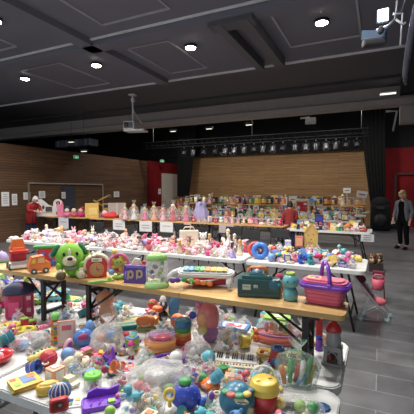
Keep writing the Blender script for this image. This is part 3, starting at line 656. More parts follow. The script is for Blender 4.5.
def dollbag(s, c, c2):
    t = doll(s * .95, c, c2); t.name = 'bagged_doll'
    mb = MB(); baggeo(mb, s * .9, s * .75, s * 1.5, film(), rnd.random() * 50); mb.link('plastic_film', t); return t
def bucket(s, c, c2):
    t = T('toy_bucket'); r = s * .36
    mb = MB(); mb.lathe([(r * .75, 0), (r, 1.6 * r), (r * 1.1, 1.6 * r), (r * 1.1, 1.72 * r), (.92 * r, 1.72 * r), (.7 * r, .1 * r)], (0, 0, 0), mat(c)); mb.link('bucket', t)
    mb = MB(); mb.tube([(r * math.cos(a), -.1 * r, 1.6 * r + 1.0 * r * math.sin(a)) for a in [PI * i / 8 for i in range(9)]], .07 * r, mat(c2), 6); mb.link('handle', t); return t
def train(s, c, c2):
    t = T('toy_train'); u = s * .5
    mb = MB(); mb.box((0, 0, .3 * u), (2 * u, .7 * u, .22 * u), mat(c), bev=.02 * u); mb.cyl((-.95 * u, 0, .62 * u), .27 * u, 1.2 * u, mat(c2), rot=(0, R(90), 0)); mb.link('boiler', t)
    mb = MB(); mb.box((.6 * u, 0, .8 * u), (.7 * u, .7 * u, .85 * u), mat(c), bev=.02 * u); mb.box((.6 * u, 0, 1.26 * u), (.9 * u, .85 * u, .1 * u), mat(c2)); mb.link('cab', t)
    mb = MB(); mb.lathe([(.08 * u, 0), (.08 * u, .3 * u), (.15 * u, .42 * u)], (-.6 * u, 0, .85 * u), mat('black')); mb.link('chimney', t)
    for sx in (-.6, 0, .6):
        for sy in (-1, 1): mb = MB(); mb.cyl((sx * u, sy * .34 * u + .06 * u, .2 * u), .2 * u, .12 * u, mat('black'), rot=(R(90), 0, 0), seg=10); mb.link('wheel', t)
    return t
def puzzle(s, c, c2):
    t = T('flat_puzzle'); 
    mb = MB(); mb.pz(rrect(s, s * .75, .06 * s), 0, .06 * s, mat(c)); mb.link('tray', t)
    mb = MB()
    for i in range(6): mb.box((s * (-.3 + .3 * (i % 3)), s * (-.15 + .3 * (i // 3)), .07 * s), (.22 * s, .2 * s, .04 * s), mat([c2, 'yellow', 'blue', 'red', 'white', 'green'][i]), bev=.01)
    mb.link('pieces', t); return t
def fig(s, c, c2):
    t = T('toy_figure')
    mb = MB(); mb.ell((0, 0, .38 * s), (.2 * s, .16 * s, .25 * s), mat(c))
    for sx in (-1, 1): mb.tube([(sx * .08 * s, 0, .25 * s), (sx * .12 * s, -.02 * s, .03 * s)], [.08 * s, .06 * s], mat(c2)); mb.ell((sx * .13 * s, -.06 * s, .04 * s), (.07 * s, .11 * s, .04 * s), mat(c2)); mb.tube([(sx * .16 * s, 0, .5 * s), (sx * .3 * s, -.06 * s, .34 * s)], .045 * s, mat(c), 6)
    mb.link('body', t)
    mb = MB(); mb.ell((0, 0, .76 * s), (.19 * s, .18 * s, .19 * s), mat('skin'))
    for sx in (-1, 1): mb.ell((sx * .07 * s, -.165 * s, .79 * s), .025 * s, mat('black'), seg=6, rings=5)
    mb.link('head', t); mb = MB(); mb.lathe([(.24 * s, 0), (.19 * s, .03 * s), (.14 * s, .16 * s), (.03 * s, .19 * s)], (0, 0, .84 * s), mat(c2)); mb.link('hat', t); return t
T = lambda n: thing(n, None, 'toy')
KW = {'ball': (ball, 'ball with {c2} stripe', 'ball', 'toy balls'), 'plush': (plush, 'plush bear with {c2} muzzle', 'plush toy', 'plush toys'), 'bunny': (bunny, 'plush bunny', 'plush toy', 'plush toys'),
 'doll': (doll, 'doll dress on a {c2}-haired doll', 'doll', 'dolls'), 'car': (car, 'toy car with {c2} windows', 'toy car', 'toy cars'), 'cup': (cup, 'toy cup with {c2} handle', 'cup', 'toy cups'),
 'rings': (rings, 'topped stacking ring tower', 'toy', 'stacking towers'), 'book': (book, 'picture book lying flat', 'book', 'picture books'), 'upbook': (upbook, 'game box standing upright', 'box', 'game boxes'),
 'block': (block, 'block with {c2} faces', 'toy', 'toy blocks'), 'bottle': (bottle, 'shaker with {c2} cap', 'toy', 'toy shakers'), 'rattle': (rattle, 'rattle with {c2} head', 'toy', 'rattles'),
 'phone': (phone, 'toy phone with {c2} buttons', 'toy', 'toy phones'), 'duck': (duck, 'toy duck with {c2} beak', 'toy', 'toy ducks'), 'house': (house, 'toy house with {c2} roof', 'toy', 'toy houses'),
 'cloth': (cloth, 'and {c2} bundle of doll clothes', 'doll clothes', 'doll clothes'), 'bag': (toybag, 'and {c2} toys in a clear bag', 'bag', 'bagged toys'), 'dollbag': (dollbag, 'dress on a bagged {c2}-haired doll', 'doll', 'bagged dolls'),
 'bucket': (bucket, 'bucket with {c2} handle', 'bucket', 'toy buckets'), 'train': (train, 'toy train with {c2} boiler', 'toy', 'toy trains'), 'puzzle': (puzzle, 'flat puzzle tray with {c2} piece', 'puzzle', 'puzzles'), 'fig': (fig, 'toy figure with {c2} hat', 'toy', 'toy figures')}
BRIGHT = ['red', 'orange', 'yellow', 'lime', 'green', 'teal', 'turquoise', 'blue', 'sky_blue', 'purple', 'pink', 'rose', 'white', 'magenta', 'peach', 'cream']
PINKS = ['pink', 'pale_pink', 'white', 'pale_pink', 'cream', 'lavender', 'rose', 'magenta', 'light_grey', 'peach', 'beige', 'grey', 'pale_pink', 'white']
COOL = ['purple', 'sky_blue', 'pink', 'white', 'lavender', 'magenta', 'turquoise', 'blue', 'cream', 'yellow', 'pale_pink', 'teal', 'red', 'beige']
MIXF = ['white', 'cream', 'beige', 'grey', 'brown', 'dark_grey', 'red', 'yellow', 'navy', 'pale_pink', 'light_grey', 'green', 'orange', 'sky_blue', 'gold', 'black', 'white', 'rose']
HAIR = ['blond', 'gold', 'brown', 'cream', 'black']
FILL = []; HERO = []
def human(c): return c.replace('_', ' ')
def put(kind, x, y, z, s, c, c2, rz, zone):
    fn, ds, cat, gp = KW[kind]; o = fn(s, c, c2); o.location = (x, y, z); o.rotation_euler = (0, 0, rz)
    o['category'] = cat; o['group'] = gp + ' on the ' + zone
    FILL.append((o, human(c) + ' ' + ds.format(c2=human(c2)), zone, x, y, s, z, human(c) + ' ' + SHORT[kind])); return o
LYING = ('fig', 'bottle', 'car', 'rings', 'doll', 'cup', 'bucket', 'plush', 'bunny', 'train', 'house')
def scatter(zone, x0, x1, y0, y1, z, cell, kinds, pal, size=(.85, 1.05), skip=None, hts=1.0, rzmax=3.1, prob=1.0, lie=0.0, gap=False):
    n = 0; ny = max(1, int((y1 - y0) / (cell * .87))); nx = int((x1 - x0) / cell)
    for j in range(ny):
        for i in range(nx):
            x = x0 + (i + .5 + (.25 if j % 2 else -.25)) * (x1 - x0) / nx; y = y0 + (j + .5) * (y1 - y0) / ny
            x += rnd.uniform(-.04, .04) * cell; y += rnd.uniform(-.04, .04) * cell
            if x < x0 + cell * .35 or x > x1 - cell * .35: continue
            px, py = proj((x, y, z + .04))
            if px < -14 or px > 428 or py > 432: continue
            if any((x - hx) ** 2 + (y - hy) ** 2 < (hr + cell * .42) ** 2 for hx, hy, hr in HERO): continue
            if skip and skip(px, py, x, y): continue
            if gap and any((x - q[3]) ** 2 + (y - q[4]) ** 2 < (q[5] * .42 + cell * .45) ** 2 for q in FILL if q[6] == z): continue
            if rnd.random() > prob: continue
            kd = rnd.choice(kinds); c = rnd.choice(pal); c2 = rnd.choice([q for q in pal if q != c])
            if kd in ('doll', 'dollbag'): c2 = rnd.choice(HAIR)
            s_ = cell * rnd.uniform(*size); o = put(kd, x, y, z, s_, c, c2, rnd.uniform(-rzmax, rzmax), zone); n += 1
            if kd in LYING and rnd.random() < lie: o.rotation_euler.x = R(rnd.uniform(55, 90)); o.location.z += s_ * .2
    return n
SHORT = dict(ball='ball', plush='plush bear', bunny='plush bunny', doll='dressed doll', car='toy car', cup='toy cup', rings='stacking tower', book='book', upbook='game box', block='block', bottle='shaker', rattle='rattle', phone='toy phone',
 duck='toy duck', house='toy house', cloth='clothes bundle', bag='bagged toy', dollbag='bagged doll', bucket='bucket', train='toy train', puzzle='puzzle tray', fig='toy figure')
def an(w): return ('an ' if w[0] in 'aeiou' else 'a ') + w
def label_fill():
    seen = {}; used = set()
    for q in FILL: seen[q[1] + q[2]] = seen.get(q[1] + q[2], 0) + 1
    for i, (o, d, zn, x, y, s, z, sh) in enumerate(FILL):
        nb = sorted((((x - q[3]) ** 2 + (y - q[4]) ** 2, q[7], q[3], q[4]) for j, q in enumerate(FILL) if j != i and q[2] == zn and q[7] != sh), key=lambda v: v[0])[:7]
        tries = [d + ', ' + zn] if seen[d + zn] == 1 else []
        for dd, nd, nx, ny in nb:
            side = ('right of' if nx < x else 'left of') if abs(nx - x) > abs(ny - y) else ('behind' if ny < y else 'in front of')
            tries.append(d + ' ' + side + ' ' + an(nd) + ', ' + zn); tries.append(sh + ' ' + side + ' ' + an(nd) + ', ' + zn)
        for a_ in nb:
            for b_ in nb:
                if a_[1] != b_[1]: tries.append(sh + ' between ' + an(a_[1]) + ' and ' + an(b_[1]) + ', ' + zn)
        lb = None
        for t_ in tries:
            if len(t_.split()) <= 16 and t_ not in used: lb = t_; break
        lb = lb or (sh + ' on the ' + zn); used.add(lb); o['label'] = lb
# ------------------------------------------------------------------ people
def skin_mesh(name, verts, edges, radii, m, parent, root=0, lv=2, label=None):
    me = bpy.data.meshes.new(name); me.from_pydata([tuple(v) for v in verts], edges, []); me.materials.append(m)
    o = bpy.data.objects.new(name, me); COL.objects.link(o); o.parent = parent
    md = o.modifiers.new('skin', 'SKIN'); md.use_smooth_shade = True
    sv = me.skin_vertices[0].data if len(me.skin_vertices) else None
    if sv is None: me.attributes; 
    for i, r in enumerate(radii): sv[i].radius = (r, r) if not hasattr(r, '__len__') else r; sv[i].use_root = (i == root)
    s = o.modifiers.new('smooth', 'SUBSURF'); s.levels = lv; s.render_levels = lv
    if label: o['label'] = label
    return o
class Sk:
    def __init__(s): s.v = []; s.e = []; s.r = []
    def n(s, p, r, par=None):
        s.v.append(Vector(p)); s.r.append(r)
        if par is not None: s.e.append((par, len(s.v) - 1))
        return len(s.v) - 1
    def chain(s, par, pts):
        for p, r in pts: par = s.n(p, r, par)
        return par
def make_skin(sk, name, m, parent, root=0, lv=2, label=None):
    me = bpy.data.meshes.new(name); me.from_pydata([tuple(v) for v in sk.v], sk.e, []); me.materials.append(m)
    o = bpy.data.objects.new(name, me); COL.objects.link(o); o.parent = parent
    md = o.modifiers.new('skin', 'SKIN'); md.use_smooth_shade = True
    bm = bmesh.new(); bm.from_mesh(me); lay = bm.verts.layers.skin.verify(); bm.verts.ensure_lookup_table()
    for i, r in enumerate(sk.r):
        d = bm.verts[i][lay]; d.radius = (r, r) if not hasattr(r, '__len__') else r; d.use_root = (i == root)
    bm.to_mesh(me); bm.free()
    s = o.modifiers.new('smooth', 'SUBSURF'); s.levels = lv; s.render_levels = lv
    if label: o['label'] = label
    return o
def person(lb, loc, rz, S=1.0, lean=0.0, headtilt=.35, coat='grey', top='black', trousers='black', hair='blond', arms=None, bob=True, legs=None, longcoat=False):
    """standing person facing -y, S = height / 1.65 m"""
    t = thing('person', lb, 'person', loc, rz)
    def L(p):                                   # lean the upper body forward about the hips
        x, y, z = p
        if z > .9: dz = z - .9; y, z = y - dz * math.sin(lean), .9 + dz * math.cos(lean)
        return Vector((x, y, z)) * S
    legs = legs or [((.09, 0, .86), (.1, -.02, .47), (.11, .03, .09), (.12, -.12, .03)), ((-.09, 0, .86), (-.1, .03, .47), (-.1, .09, .09), (-.13, -.05, .03))]
    arms = arms or [((.18, 0, 1.33), (.24, .02, 1.06), (.17, -.14, .88)), ((-.18, 0, 1.33), (-.24, .03, 1.06), (-.14, -.15, .9))]
    b = Sk(); root = b.n(L((0, 0, .9)), (.1 * S, .07 * S)); ch = b.chain(root, [(L((0, .01, 1.08)), (.1 * S, .075 * S)), (L((0, 0, 1.26)), (.12 * S, .085 * S)), (L((0, .01, 1.36)), (.09 * S, .07 * S))])
    nk = b.chain(ch, [(L((0, .01, 1.43)), .048 * S)])
    hd = L((0, -.03, 1.43)); hc = L((0, -.02 - .12 * headtilt, 1.53)) 
    b.chain(nk, [(hc + Vector((0, 0, -.02)) * S, .07 * S)])
    for a in legs: b.chain(root, [(Vector(a[0]) * S, .07 * S), (Vector(a[1]) * S, .052 * S), (Vector(a[2]) * S, .036 * S), (Vector(a[3]) * S, (.04 * S, .03 * S))])
    for a in arms:
        e = b.chain(ch, [(L(a[0]), .052 * S), (L(a[1]), .04 * S), (L(a[2]), .028 * S)])
        w = L(a[2]); d = (w - L(a[1])).normalized(); side = Vector((0, 0, 1)).cross(d).normalized(); dn = Vector((0, -.3, -1)).normalized()
        pm = b.n(w + d * .06 * S, (.036 * S, .02 * S), e)
        for q, ln in ((-1.5, .055), (-.5, .07), (.5, .068), (1.5, .06)):
            o1 = w + d * .09 * S + side * .014 * q * S; b.chain(pm, [(o1, .009 * S), (o1 + (d * .6 + dn * .25) * ln * .6 * S, .0085 * S), (o1 + (d * .7 + dn * .7) * ln * S, .007 * S)])
        sg = 1 if a[0][0] > 0 else -1
        b.chain(pm, [(w + (d * .05 - side * .04 * sg) * S, .011 * S), (w + (d * .085 - side * .05 * sg + dn * .02) * S, .009 * S)])
    body = make_skin(b, 'body', mat('skin', .55), t, root, 2)
    # head: one shaped surface with nose, brows, chin and ears
    mb = MB(); M = Matrix.Translation(hc) @ Matrix.Rotation(headtilt + lean * .6, 4, 'X') @ Matrix.Scale(S, 4); mb.T = M
    sk = mat('skin', .55)
    mb.ell((0, 0, .03), (.075, .092, .095), sk, seg=16, rings=12); mb.ell((0, -.03, -.035), (.055, .06, .055), sk); mb.ell((0, -.095, .005), (.012, .02, .022), sk)
    for s in (-1, 1): mb.ell((s * .077, .005, .01), (.012, .02, .028), sk); mb.ell((s * .03, -.085, .03), (.012, .008, .007), mat('white')); mb.ell((s * .03, -.091, .03), .006, mat('black'), seg=6, rings=5)
    mb.ell((0, -.088, -.038), (.022, .008, .007), mat('rose')); mb.link('head', t)
    mb = MB(); mb.T = M; hm = mat(hair, .6)
    mb.ell((0, .03, .055), (.09, .095, .09), hm, nz=.12, ns=5, seg=18, rings=12)
    for s in (-1, 1): mb.ell((s * .075, .01, -.0), (.028, .06, .085 if bob else .06), hm, nz=.15, ns=5)
    mb.ell((0, .07, -.02), (.075, .045, .1), hm, nz=.15, ns=5); mb.ell((0, -.06, .105), (.07, .04, .03), hm, nz=.1, ns=5); mb.link('hair', t)
    # trousers
    g = Sk(); r0 = g.n(Vector((0, 0, 1.0)) * S, (.15 * S, .115 * S)); r1 = g.n(Vector((0, 0, .86)) * S, (.155 * S, .115 * S), r0)
    for a in legs: g.chain(r1, [(Vector(a[0]) * S + Vector((0, 0, -.06)), .095 * S), (Vector(a[1]) * S, .075 * S), (Vector(a[2]) * S, .062 * S)])
    make_skin(g, 'trousers', fz(trousers), t, r1, 2)
    for a in legs:
        mb = MB(); q = Vector(a[3]) * S; mb.ell(q + Vector((0, -.0, .012)) * S, (.05 * S, .13 * S, .048 * S), mat('black', .4)); mb.box(q + Vector((0, 0, -.02)) * S, (.085 * S, .24 * S, .02 * S), mat('black')); mb.link('shoe', t)
    # top
    g = Sk(); r0 = g.n(L((0, 0, .9)), (.175 * S, .135 * S)); c = g.chain(r0, [(L((0, .01, 1.08)), (.145 * S, .12 * S)), (L((0, 0, 1.26)), (.175 * S, .125 * S)), (L((0, .01, 1.4)), (.08 * S, .07 * S))])
    make_skin(g, 'top', fz(top), t, 1, 2)
    # open jacket: a shell with a gap in front, plus sleeves and collar
    mb = MB(); cm = fz(coat); zs = [(.62, .2, .17, .6) if longcoat else (.8, .195, .165, .75), (.95, .18, .155, .6), (1.1, .165, .145, .5), (1.25, .2, .155, .45), (1.34, .195, .13, .35), (1.385, .14, .105, .3), (1.415, .08, .08, .3)]
    n = 20; vs = []; fs = []
    gap = .06 if longcoat else 1
    for z, rx, ry, gp in zs:
        for j in range(n + 1):
            a = -PI / 2 + gp * gap + (2 * PI - 2 * gp * gap) * j / n; vs.append(tuple(L((rx * math.cos(a), ry * math.sin(a), z))))
    for i in range(len(zs) - 1):
        for j in range(n): a = i * (n + 1) + j; fs.append([a, a + 1, a + n + 2, a + n + 1])
    mb.add(vs, fs, cm); o = mb.link('jacket', t); sd = o.modifiers.new('thickness', 'SOLIDIFY'); sd.thickness = .012
    for a in arms:
        g = Sk(); r0 = g.n(L((a[0][0] * .75, 0, 1.34)), .07 * S); w = L(a[2]); e = L(a[1])
        g.chain(r0, [(L(a[0]), .073 * S), (e, .058 * S), (e + (w - e) * .9, .046 * S)]); make_skin(g, 'sleeve', cm, t, 0, 2)
    return t
p = onz(402.5, 248.5, 0)
person('person in grey blazer and black trousers standing in the aisle, looking down', (p.x, p.y, 0), face(p) - R(25), S=1.0, headtilt=.5, coat=(120, 122, 128), top='black', trousers='black', hair='blond',
       arms=[((.17, 0, 1.33), (.23, .04, 1.07), (.21, -.03, .84)), ((-.17, 0, 1.33), (-.23, .02, 1.07), (-.24, -.08, .86))])
p = onz(29, 252.5, 0); p = Vector((-10.25, 8.35, 0)); q = ony(30.5, 206, 8.5)
person('person in a long red coat with white hair, leaning over the third-row table', (q.x, 8.5, 0), R(78), S=.92, lean=.45, headtilt=.5, coat=(175, 35, 40), top='dark_grey', trousers='navy', hair=(222, 214, 205), longcoat=True,
       arms=[((.18, 0, 1.33), (.22, -.2, 1.12), (.12, -.42, 1.08)), ((-.18, 0, 1.33), (-.22, -.2, 1.12), (-.1, -.42, 1.1))])
q = ony(290, 211, 10.3)
person('person with brown hair and a red top standing behind the third-row tables', (q.x, 10.3, 0), R(200), S=.82, headtilt=.3, coat=(170, 50, 50), top='white', trousers='navy', hair=(62, 40, 30), longcoat=True)
# ------------------------------------------------------------------ named toys (sizes in photo pixels times k = metres per pixel at that spot)
def H(name, lb, cat, px, py, z=ZT, rad=8, rz=0, group=None):
    p = onz(px, py, z); k = kpp(p); t = thing(name, lb, cat, p, face(p) + rz, group); HERO.append((p.x, p.y, rad * k)); return t, k
# ---- on the pine benches
t, k = H('toy_truck', 'tall toy truck with orange tipper, red cab and white base, leftmost on the bench', 'toy truck', 18, 268, ZB, 11, .15)
mb = MB(); mb.box((0, 0, 3 * k), (16 * k, 20 * k, 3 * k), mat('white'), bev=.4 * k); mb.box((0, -8 * k, 6 * k), (14 * k, 3 * k, 4 * k), mat('silver'), bev=.3 * k); mb.link('chassis', t)
mb = MB(); mb.box((0, 0, 12 * k), (14 * k, 12 * k, 10 * k), mat('red'), bev=k); mb.box((0, -6.2 * k, 13 * k), (10 * k, k, 5 * k), mat('crimson', .2), bev=.3 * k); mb.box((0, -7 * k, 17.5 * k), (17 * k, 8 * k, 3 * k), mat('red'), bev=k); mb.link('cab', t)
mb = MB(); mb.pz([(-5 * k, -6 * k), (5 * k, -6 * k), (7 * k, 6 * k), (-7 * k, 6 * k)], 18 * k, 21 * k, mat('orange'), rot=(0, 0, 0)); mb.py([(-7 * k, 19 * k), (7 * k, 19 * k), (5 * k, 29 * k), (-4 * k, 29 * k)], -2 * k, 5 * k, mat('orange')); mb.link('tipper', t)
for sx in (-1, 1):
    for sy in (-1, 1): mb = MB(); mb.cyl((sx * 8.5 * k - .9 * k, sy * 6 * k, 3 * k), 3 * k, 2 * k, mat('dark_grey'), rot=(0, R(90), 0)); mb.link('wheel', t)
t, k = H('toy_helmet', 'green and lilac toy shell at the very edge of the photo on the pine bench', 'toy', 2, 262, ZB, 5)
mb = MB(); mb.lathe([(6 * k, 0), (6.5 * k, 4 * k), (4 * k, 9 * k), (.5 * k, 11 * k)], (0, 0, 0), mat('lavender')); mb.link('shell', t); mb = MB(); mb.torus((0, 0, 1.2 * k), 6 * k, 1.2 * k, mat('green')); mb.link('rim', t)
t, k = H('toy_van', 'orange transparent toy van with dark wheels beside the green plush dog', 'toy truck', 39, 273, ZB, 9, .2)
mb = MB(); mb.py([(-10 * k, 3 * k), (10 * k, 3 * k), (10 * k, 10 * k), (6 * k, 12 * k), (4 * k, 18 * k), (-7 * k, 17 * k), (-10 * k, 9 * k)], -5 * k, 5 * k, mat('orange')); mb.link('body', t)
mb = MB(); mb.py([(5 * k, 11 * k), (3.4 * k, 16 * k), (-2 * k, 16 * k), (-2 * k, 11 * k)], -5.3 * k, 5.3 * k, mat('peach', .15)); mb.py([(-4 * k, 11 * k), (-4 * k, 15.5 * k), (-6.5 * k, 15 * k), (-8 * k, 11 * k)], -5.3 * k, 5.3 * k, mat('yellow', .15)); mb.link('window', t)
for sx in (-5.5, 5.5):
    for sy in (-1, 1): mb = MB(); mb.cyl((sx * k, sy * 4.4 * k + 1.1 * k, 2.9 * k), 2.9 * k, 2.2 * k, mat('dark_grey'), rot=(R(90), 0, 0)); mb.cyl((sx * k, sy * 4.4 * k + 1.2 * k, 2.9 * k), 1.2 * k, 2.4 * k, mat('white'), rot=(R(90), 0, 0)); mb.link('wheel', t)
t, k = H('activity_cube', 'red and blue activity box with green lid behind the orange toy van', 'toy', 49, 266, ZB, 8, -.1)
mb = MB(); mb.box((0, 0, 9 * k), (19 * k, 8 * k, 18 * k), mat('red'), bev=k); mb.link('body', t); mb = MB(); mb.box((-2 * k, 0, 19.5 * k), (24 * k, 9 * k, 3 * k), mat('green'), bev=k); mb.link('lid', t)
for cx, cz, c in ((-5, 12, 'blue'), (3, 11, 'sky_blue'), (-4, 5, 'yellow'), (4, 4, 'blue')): mb = MB(); mb.ell((cx * k, -4 * k, cz * k), (3 * k, 1.6 * k, 3 * k), mat(c)); mb.link('dial', t)
t, k = H('plush_dog', 'bright green plush dog with white muzzle sitting on the pine bench', 'plush toy', 70, 277, ZB, 12, .1)
G = fz((140, 205, 60)); Cc = fz('cream')
mb = MB(); mb.ell((5 * k, 3 * k, 8 * k), (10 * k, 8 * k, 9 * k), G); mb.link('body', t)
mb = MB(); mb.ell((0, 0, 21 * k), (13.5 * k, 10.5 * k, 13 * k), G, seg=20, rings=14); hd_ = mb.link('head', t)
mb = MB(); mb.ell((-1 * k, -9 * k, 18 * k), (6.5 * k, 4 * k, 5.5 * k), Cc); mb.ell((-1 * k, -8.6 * k, 24 * k), (1.6 * k, 2 * k, 6 * k), Cc); mb.link('muzzle', hd_)
mb = MB(); mb.ell((-1 * k, -13 * k, 20.5 * k), (2.6 * k, 1.6 * k, 1.8 * k), mat('black', .25)); mb.link('nose', hd_)
for sx in (-1, 1):
    mb = MB(); mb.ell((sx * 6 * k, -9 * k, 24.5 * k), (1.5 * k, 1.2 * k, 2 * k), mat('black', .15)); mb.link('eye', hd_)
    mb = MB(); mb.ell((sx * 13 * k, 1 * k, 27 * k), (3 * k, 3.5 * k, 7 * k), fz((35, 120, 75)), rot=(0, -sx * .55, 0)); mb.link('ear', hd_)
    mb = MB(); mb.ell((sx * 9 * k, -7 * k, 4 * k), (5 * k, 7 * k, 4 * k), G); mb.ell((sx * 9.5 * k, -12 * k, 4 * k), (4.4 * k, 2.5 * k, 4.2 * k), Cc if sx > 0 else fz((110, 90, 70))); mb.link('leg', t)
    mb = MB(); mb.ell((sx * 10 * k, -5 * k, 11 * k), (3 * k, 3.5 * k, 6 * k), G, rot=(.5, sx * .3, 0)); mb.ell((sx * 10 * k, -8 * k, 7.5 * k), (3 * k, 3 * k, 2.6 * k), Cc); mb.link('arm', t)
mb = MB(); mb.torus((0, -1 * k, 10.5 * k), 7.5 * k, 1.1 * k, fz('silver')); mb.link('scarf', t)
t, k = H('plush_frog', 'smaller green plush toy tucked right behind the green plush dog', 'plush toy', 85, 273, ZB, 6)
mb = MB(); mb.ell((0, 0, 8 * k), (6.5 * k, 6 * k, 8 * k), G)
for sx in (-1, 1): mb.ell((sx * 4 * k, -5 * k, 2.5 * k), (3 * k, 4 * k, 2.5 * k), G)
mb.link('body', t); mb = MB(); mb.ell((0, 0, 18 * k), (6 * k, 5 * k, 5 * k), G); mb.link('head', t)
for sx in (-1, 1): mb = MB(); mb.ell((sx * 3 * k, -2 * k, 23 * k), 2 * k, Cc); mb.ell((sx * 3 * k, -3.7 * k, 23 * k), .9 * k, mat('black')); mb.link('eye', t)
t, k = H('toy_farmhouse', 'arched toy barn with white roof, handle, red sides and tan clock face', 'toy', 97, 277, ZB, 12)
arch = [(-9 * k, 0), (9 * k, 0), (10 * k, 12 * k)] + [(10.5 * k * math.cos(a), 12 * k + 9 * k * math.sin(a)) for a in [PI * i / 10 for i in range(11)]] + [(-10 * k, 12 * k)]
mb = MB(); mb.py(arch, -4 * k, 5 * k, mat('red')); mb.link('walls', t)
mb = MB(); 
pts = [(-10.8 * k, 0, 8 * k), (-11 * k, 0, 13 * k)] + [(11 * k * math.cos(a), 0, 13 * k + 9.5 * k * math.sin(a)) for a in [PI - PI * i / 12 for i in range(13)]] + [(10.8 * k, 0, 8 * k)]
mb.tube([(x, -2 * k, z) for x, y, z in pts], 1.9 * k, mat('cream'), 8); mb.tube([(x, 2.5 * k, z) for x, y, z in pts], 1.9 * k, mat('cream'), 8); mb.link('roof', t)
mb = MB(); mb.tube([(-4.5 * k, 0, 22 * k), (-4 * k, 0, 25.5 * k), (4 * k, 0, 25.5 * k), (4.5 * k, 0, 22 * k)], 1 * k, mat('white')); mb.link('handle', t)
mb = MB(); mb.cyl((0, -3.6 * k, 8.5 * k), 7 * k, 1.6 * k, mat((205, 155, 95)), rot=(R(90), 0, 0), seg=24)
for i in range(12): a = i * PI / 6; mb.box((5.6 * k * math.cos(a), -5.4 * k, 8.5 * k + 5.6 * k * math.sin(a)), (.8 * k, .3 * k, .8 * k), mat('red'))
mb.box((0, -5.5 * k, 10 * k), (.8 * k, .4 * k, 4 * k), mat('red')); mb.box((1.5 * k, -5.5 * k, 8.5 * k), (3 * k, .4 * k, .8 * k), mat('blue')); mb.link('clock_face', t)
mb = MB(); mb.box((0, -4.4 * k, 18 * k), (10 * k, k, 3.6 * k), mat('white'), bev=.3 * k); mb.box((-1 * k, -5 * k, 18 * k), (5 * k, .6 * k, 2 * k), mat('lime')); mb.link('sign', t)
t, k = H('toy_tray', 'flat green toy ramp lying in front of the toy barn', 'toy', 101, 282, ZB, 6, .1)
mb = MB(); mb.pz(rrect(25 * k, 5 * k, 1.5 * k), 0, 1.4 * k, mat((120, 200, 90))); mb.link('ramp', t); mb = MB(); mb.box((8 * k, 0, 2.4 * k), (3 * k, 3 * k, 2 * k), mat('lime'), bev=.4 * k); mb.link('peg', t)
t, k = H('flower_toy', 'round sunflower-faced baby toy with pink ring and green stand on the pine bench', 'toy', 119, 279, ZB, 9)
mb = MB(); mb.ell((0, 0, 2 * k), (7 * k, 4 * k, 2.5 * k), mat('lime')); mb.tube([(0, 0, 2 * k), (0, 0, 8 * k)], 2 * k, mat('lime')); mb.link('stand', t)
mb = MB(); mb.torus((0, 0, 16 * k), 9 * k, 1.6 * k, mat('pink', .2), rot=(R(90), 0, 0)); mb.link('ring', t)
mb = MB()
for i in range(10): a = i * PI / 5; mb.ell((6.3 * k * math.cos(a), 0, 16 * k + 6.3 * k * math.sin(a)), (2.7 * k, 1.4 * k, 2.7 * k), mat(['yellow', 'orange', 'yellow', 'red'][i % 4]))
mb.link('petals', t); mb = MB(); mb.ell((0, -1 * k, 16 * k), (5 * k, 2 * k, 5 * k), mat((175, 190, 70)))
for sx in (-1, 1): mb.ell((sx * 1.8 * k, -3 * k, 17.5 * k), .7 * k, mat('black'), seg=6, rings=5)
mb.link('face', t)
for q, c in (((-7, -4, 8), 'sky_blue'), ((7, -2, 6), 'orange'), ((-4, 2, 27), 'yellow'), ((6, -3, 10), 'rose')): mb = MB(); mb.ell([v * k for v in q], 3 * k, mat(c)); mb.link('ball', t)
t, k = H('toy_boat', 'white toy boat with orange and red blocks behind the purple box', 'toy', 137, 268, ZB, 6)
mb = MB(); mb.pz([(-8 * k, -3 * k), (6 * k, -3 * k), (9 * k, 0), (6 * k, 3 * k), (-8 * k, 3 * k)], 0, 4 * k, mat('orange')); mb.link('hull', t)
mb = MB(); mb.py([(-6 * k, 4 * k), (5 * k, 4 * k), (3 * k, 9 * k), (-2 * k, 10 * k)], -2 * k, 2 * k, mat('white')); mb.link('cabin', t); mb = MB(); mb.box((7 * k, 0, 5 * k), (4 * k, 4 * k, 4 * k), mat('red'), bev=.5 * k); mb.link('block', t)
t, k = H('purple_toy_box', 'purple cardboard toy box with tan letters on the pine bench', 'box', 136, 283, ZB, 10, -.42)
mb = MB(); mb.box((0, 0, 9 * k), (24 * k, 5 * k, 18 * k), mat((85, 55, 175), .45), bev=.3 * k); mb.link('box', t)
mb = MB(); tan = mat((205, 180, 130)); bl = mat((60, 40, 140))
for cx, cz in ((-4.5, 9), (5, 10)):
    mb.py(circ(3.4 * k, 16, cx * k, cz * k, 1.25), -3 * k, -2.4 * k, tan); mb.py(circ(1.3 * k, 12, cx * k, cz * k, 1.6), -3.2 * k, -2.9 * k, bl); mb.box((cx * k - 2.9 * k, -2.8 * k, cz * k - k), (1.2 * k, .5 * k, 9 * k), tan)
mb.link('lettering', t); mb = MB(); mb.tube([(-9.5 * k, -2.7 * k, 12 * k), (-10 * k, -2.7 * k, 6 * k), (-8 * k, -2.7 * k, 4 * k)], .9 * k, mat((140, 110, 220))); mb.box((0, -2.6 * k, 16.4 * k), (18 * k, .4 * k, 1.2 * k), mat((150, 120, 225))); mb.link('print', t)
t, k = H('toy_jar', 'clear plastic tub of toys with lime green lid and base on the pine bench', 'jar', 157, 287, ZB, 13)
mb = MB(); mb.lathe([(12 * k, 0), (12.5 * k, 2 * k), (11 * k, 5 * k), (9 * k, 6 * k)], (0, 0, 0), mat((175, 225, 130), .3), seg=24, sy=.75); mb.link('base', t)
mb = MB(); mb.lathe([(10 * k, 4 * k), (11 * k, 12 * k), (11 * k, 24 * k), (9.5 * k, 28 * k)], (0, 0, 0), film('white', .16), seg=24, sy=.75, closed=False); mb.link('jar', t)
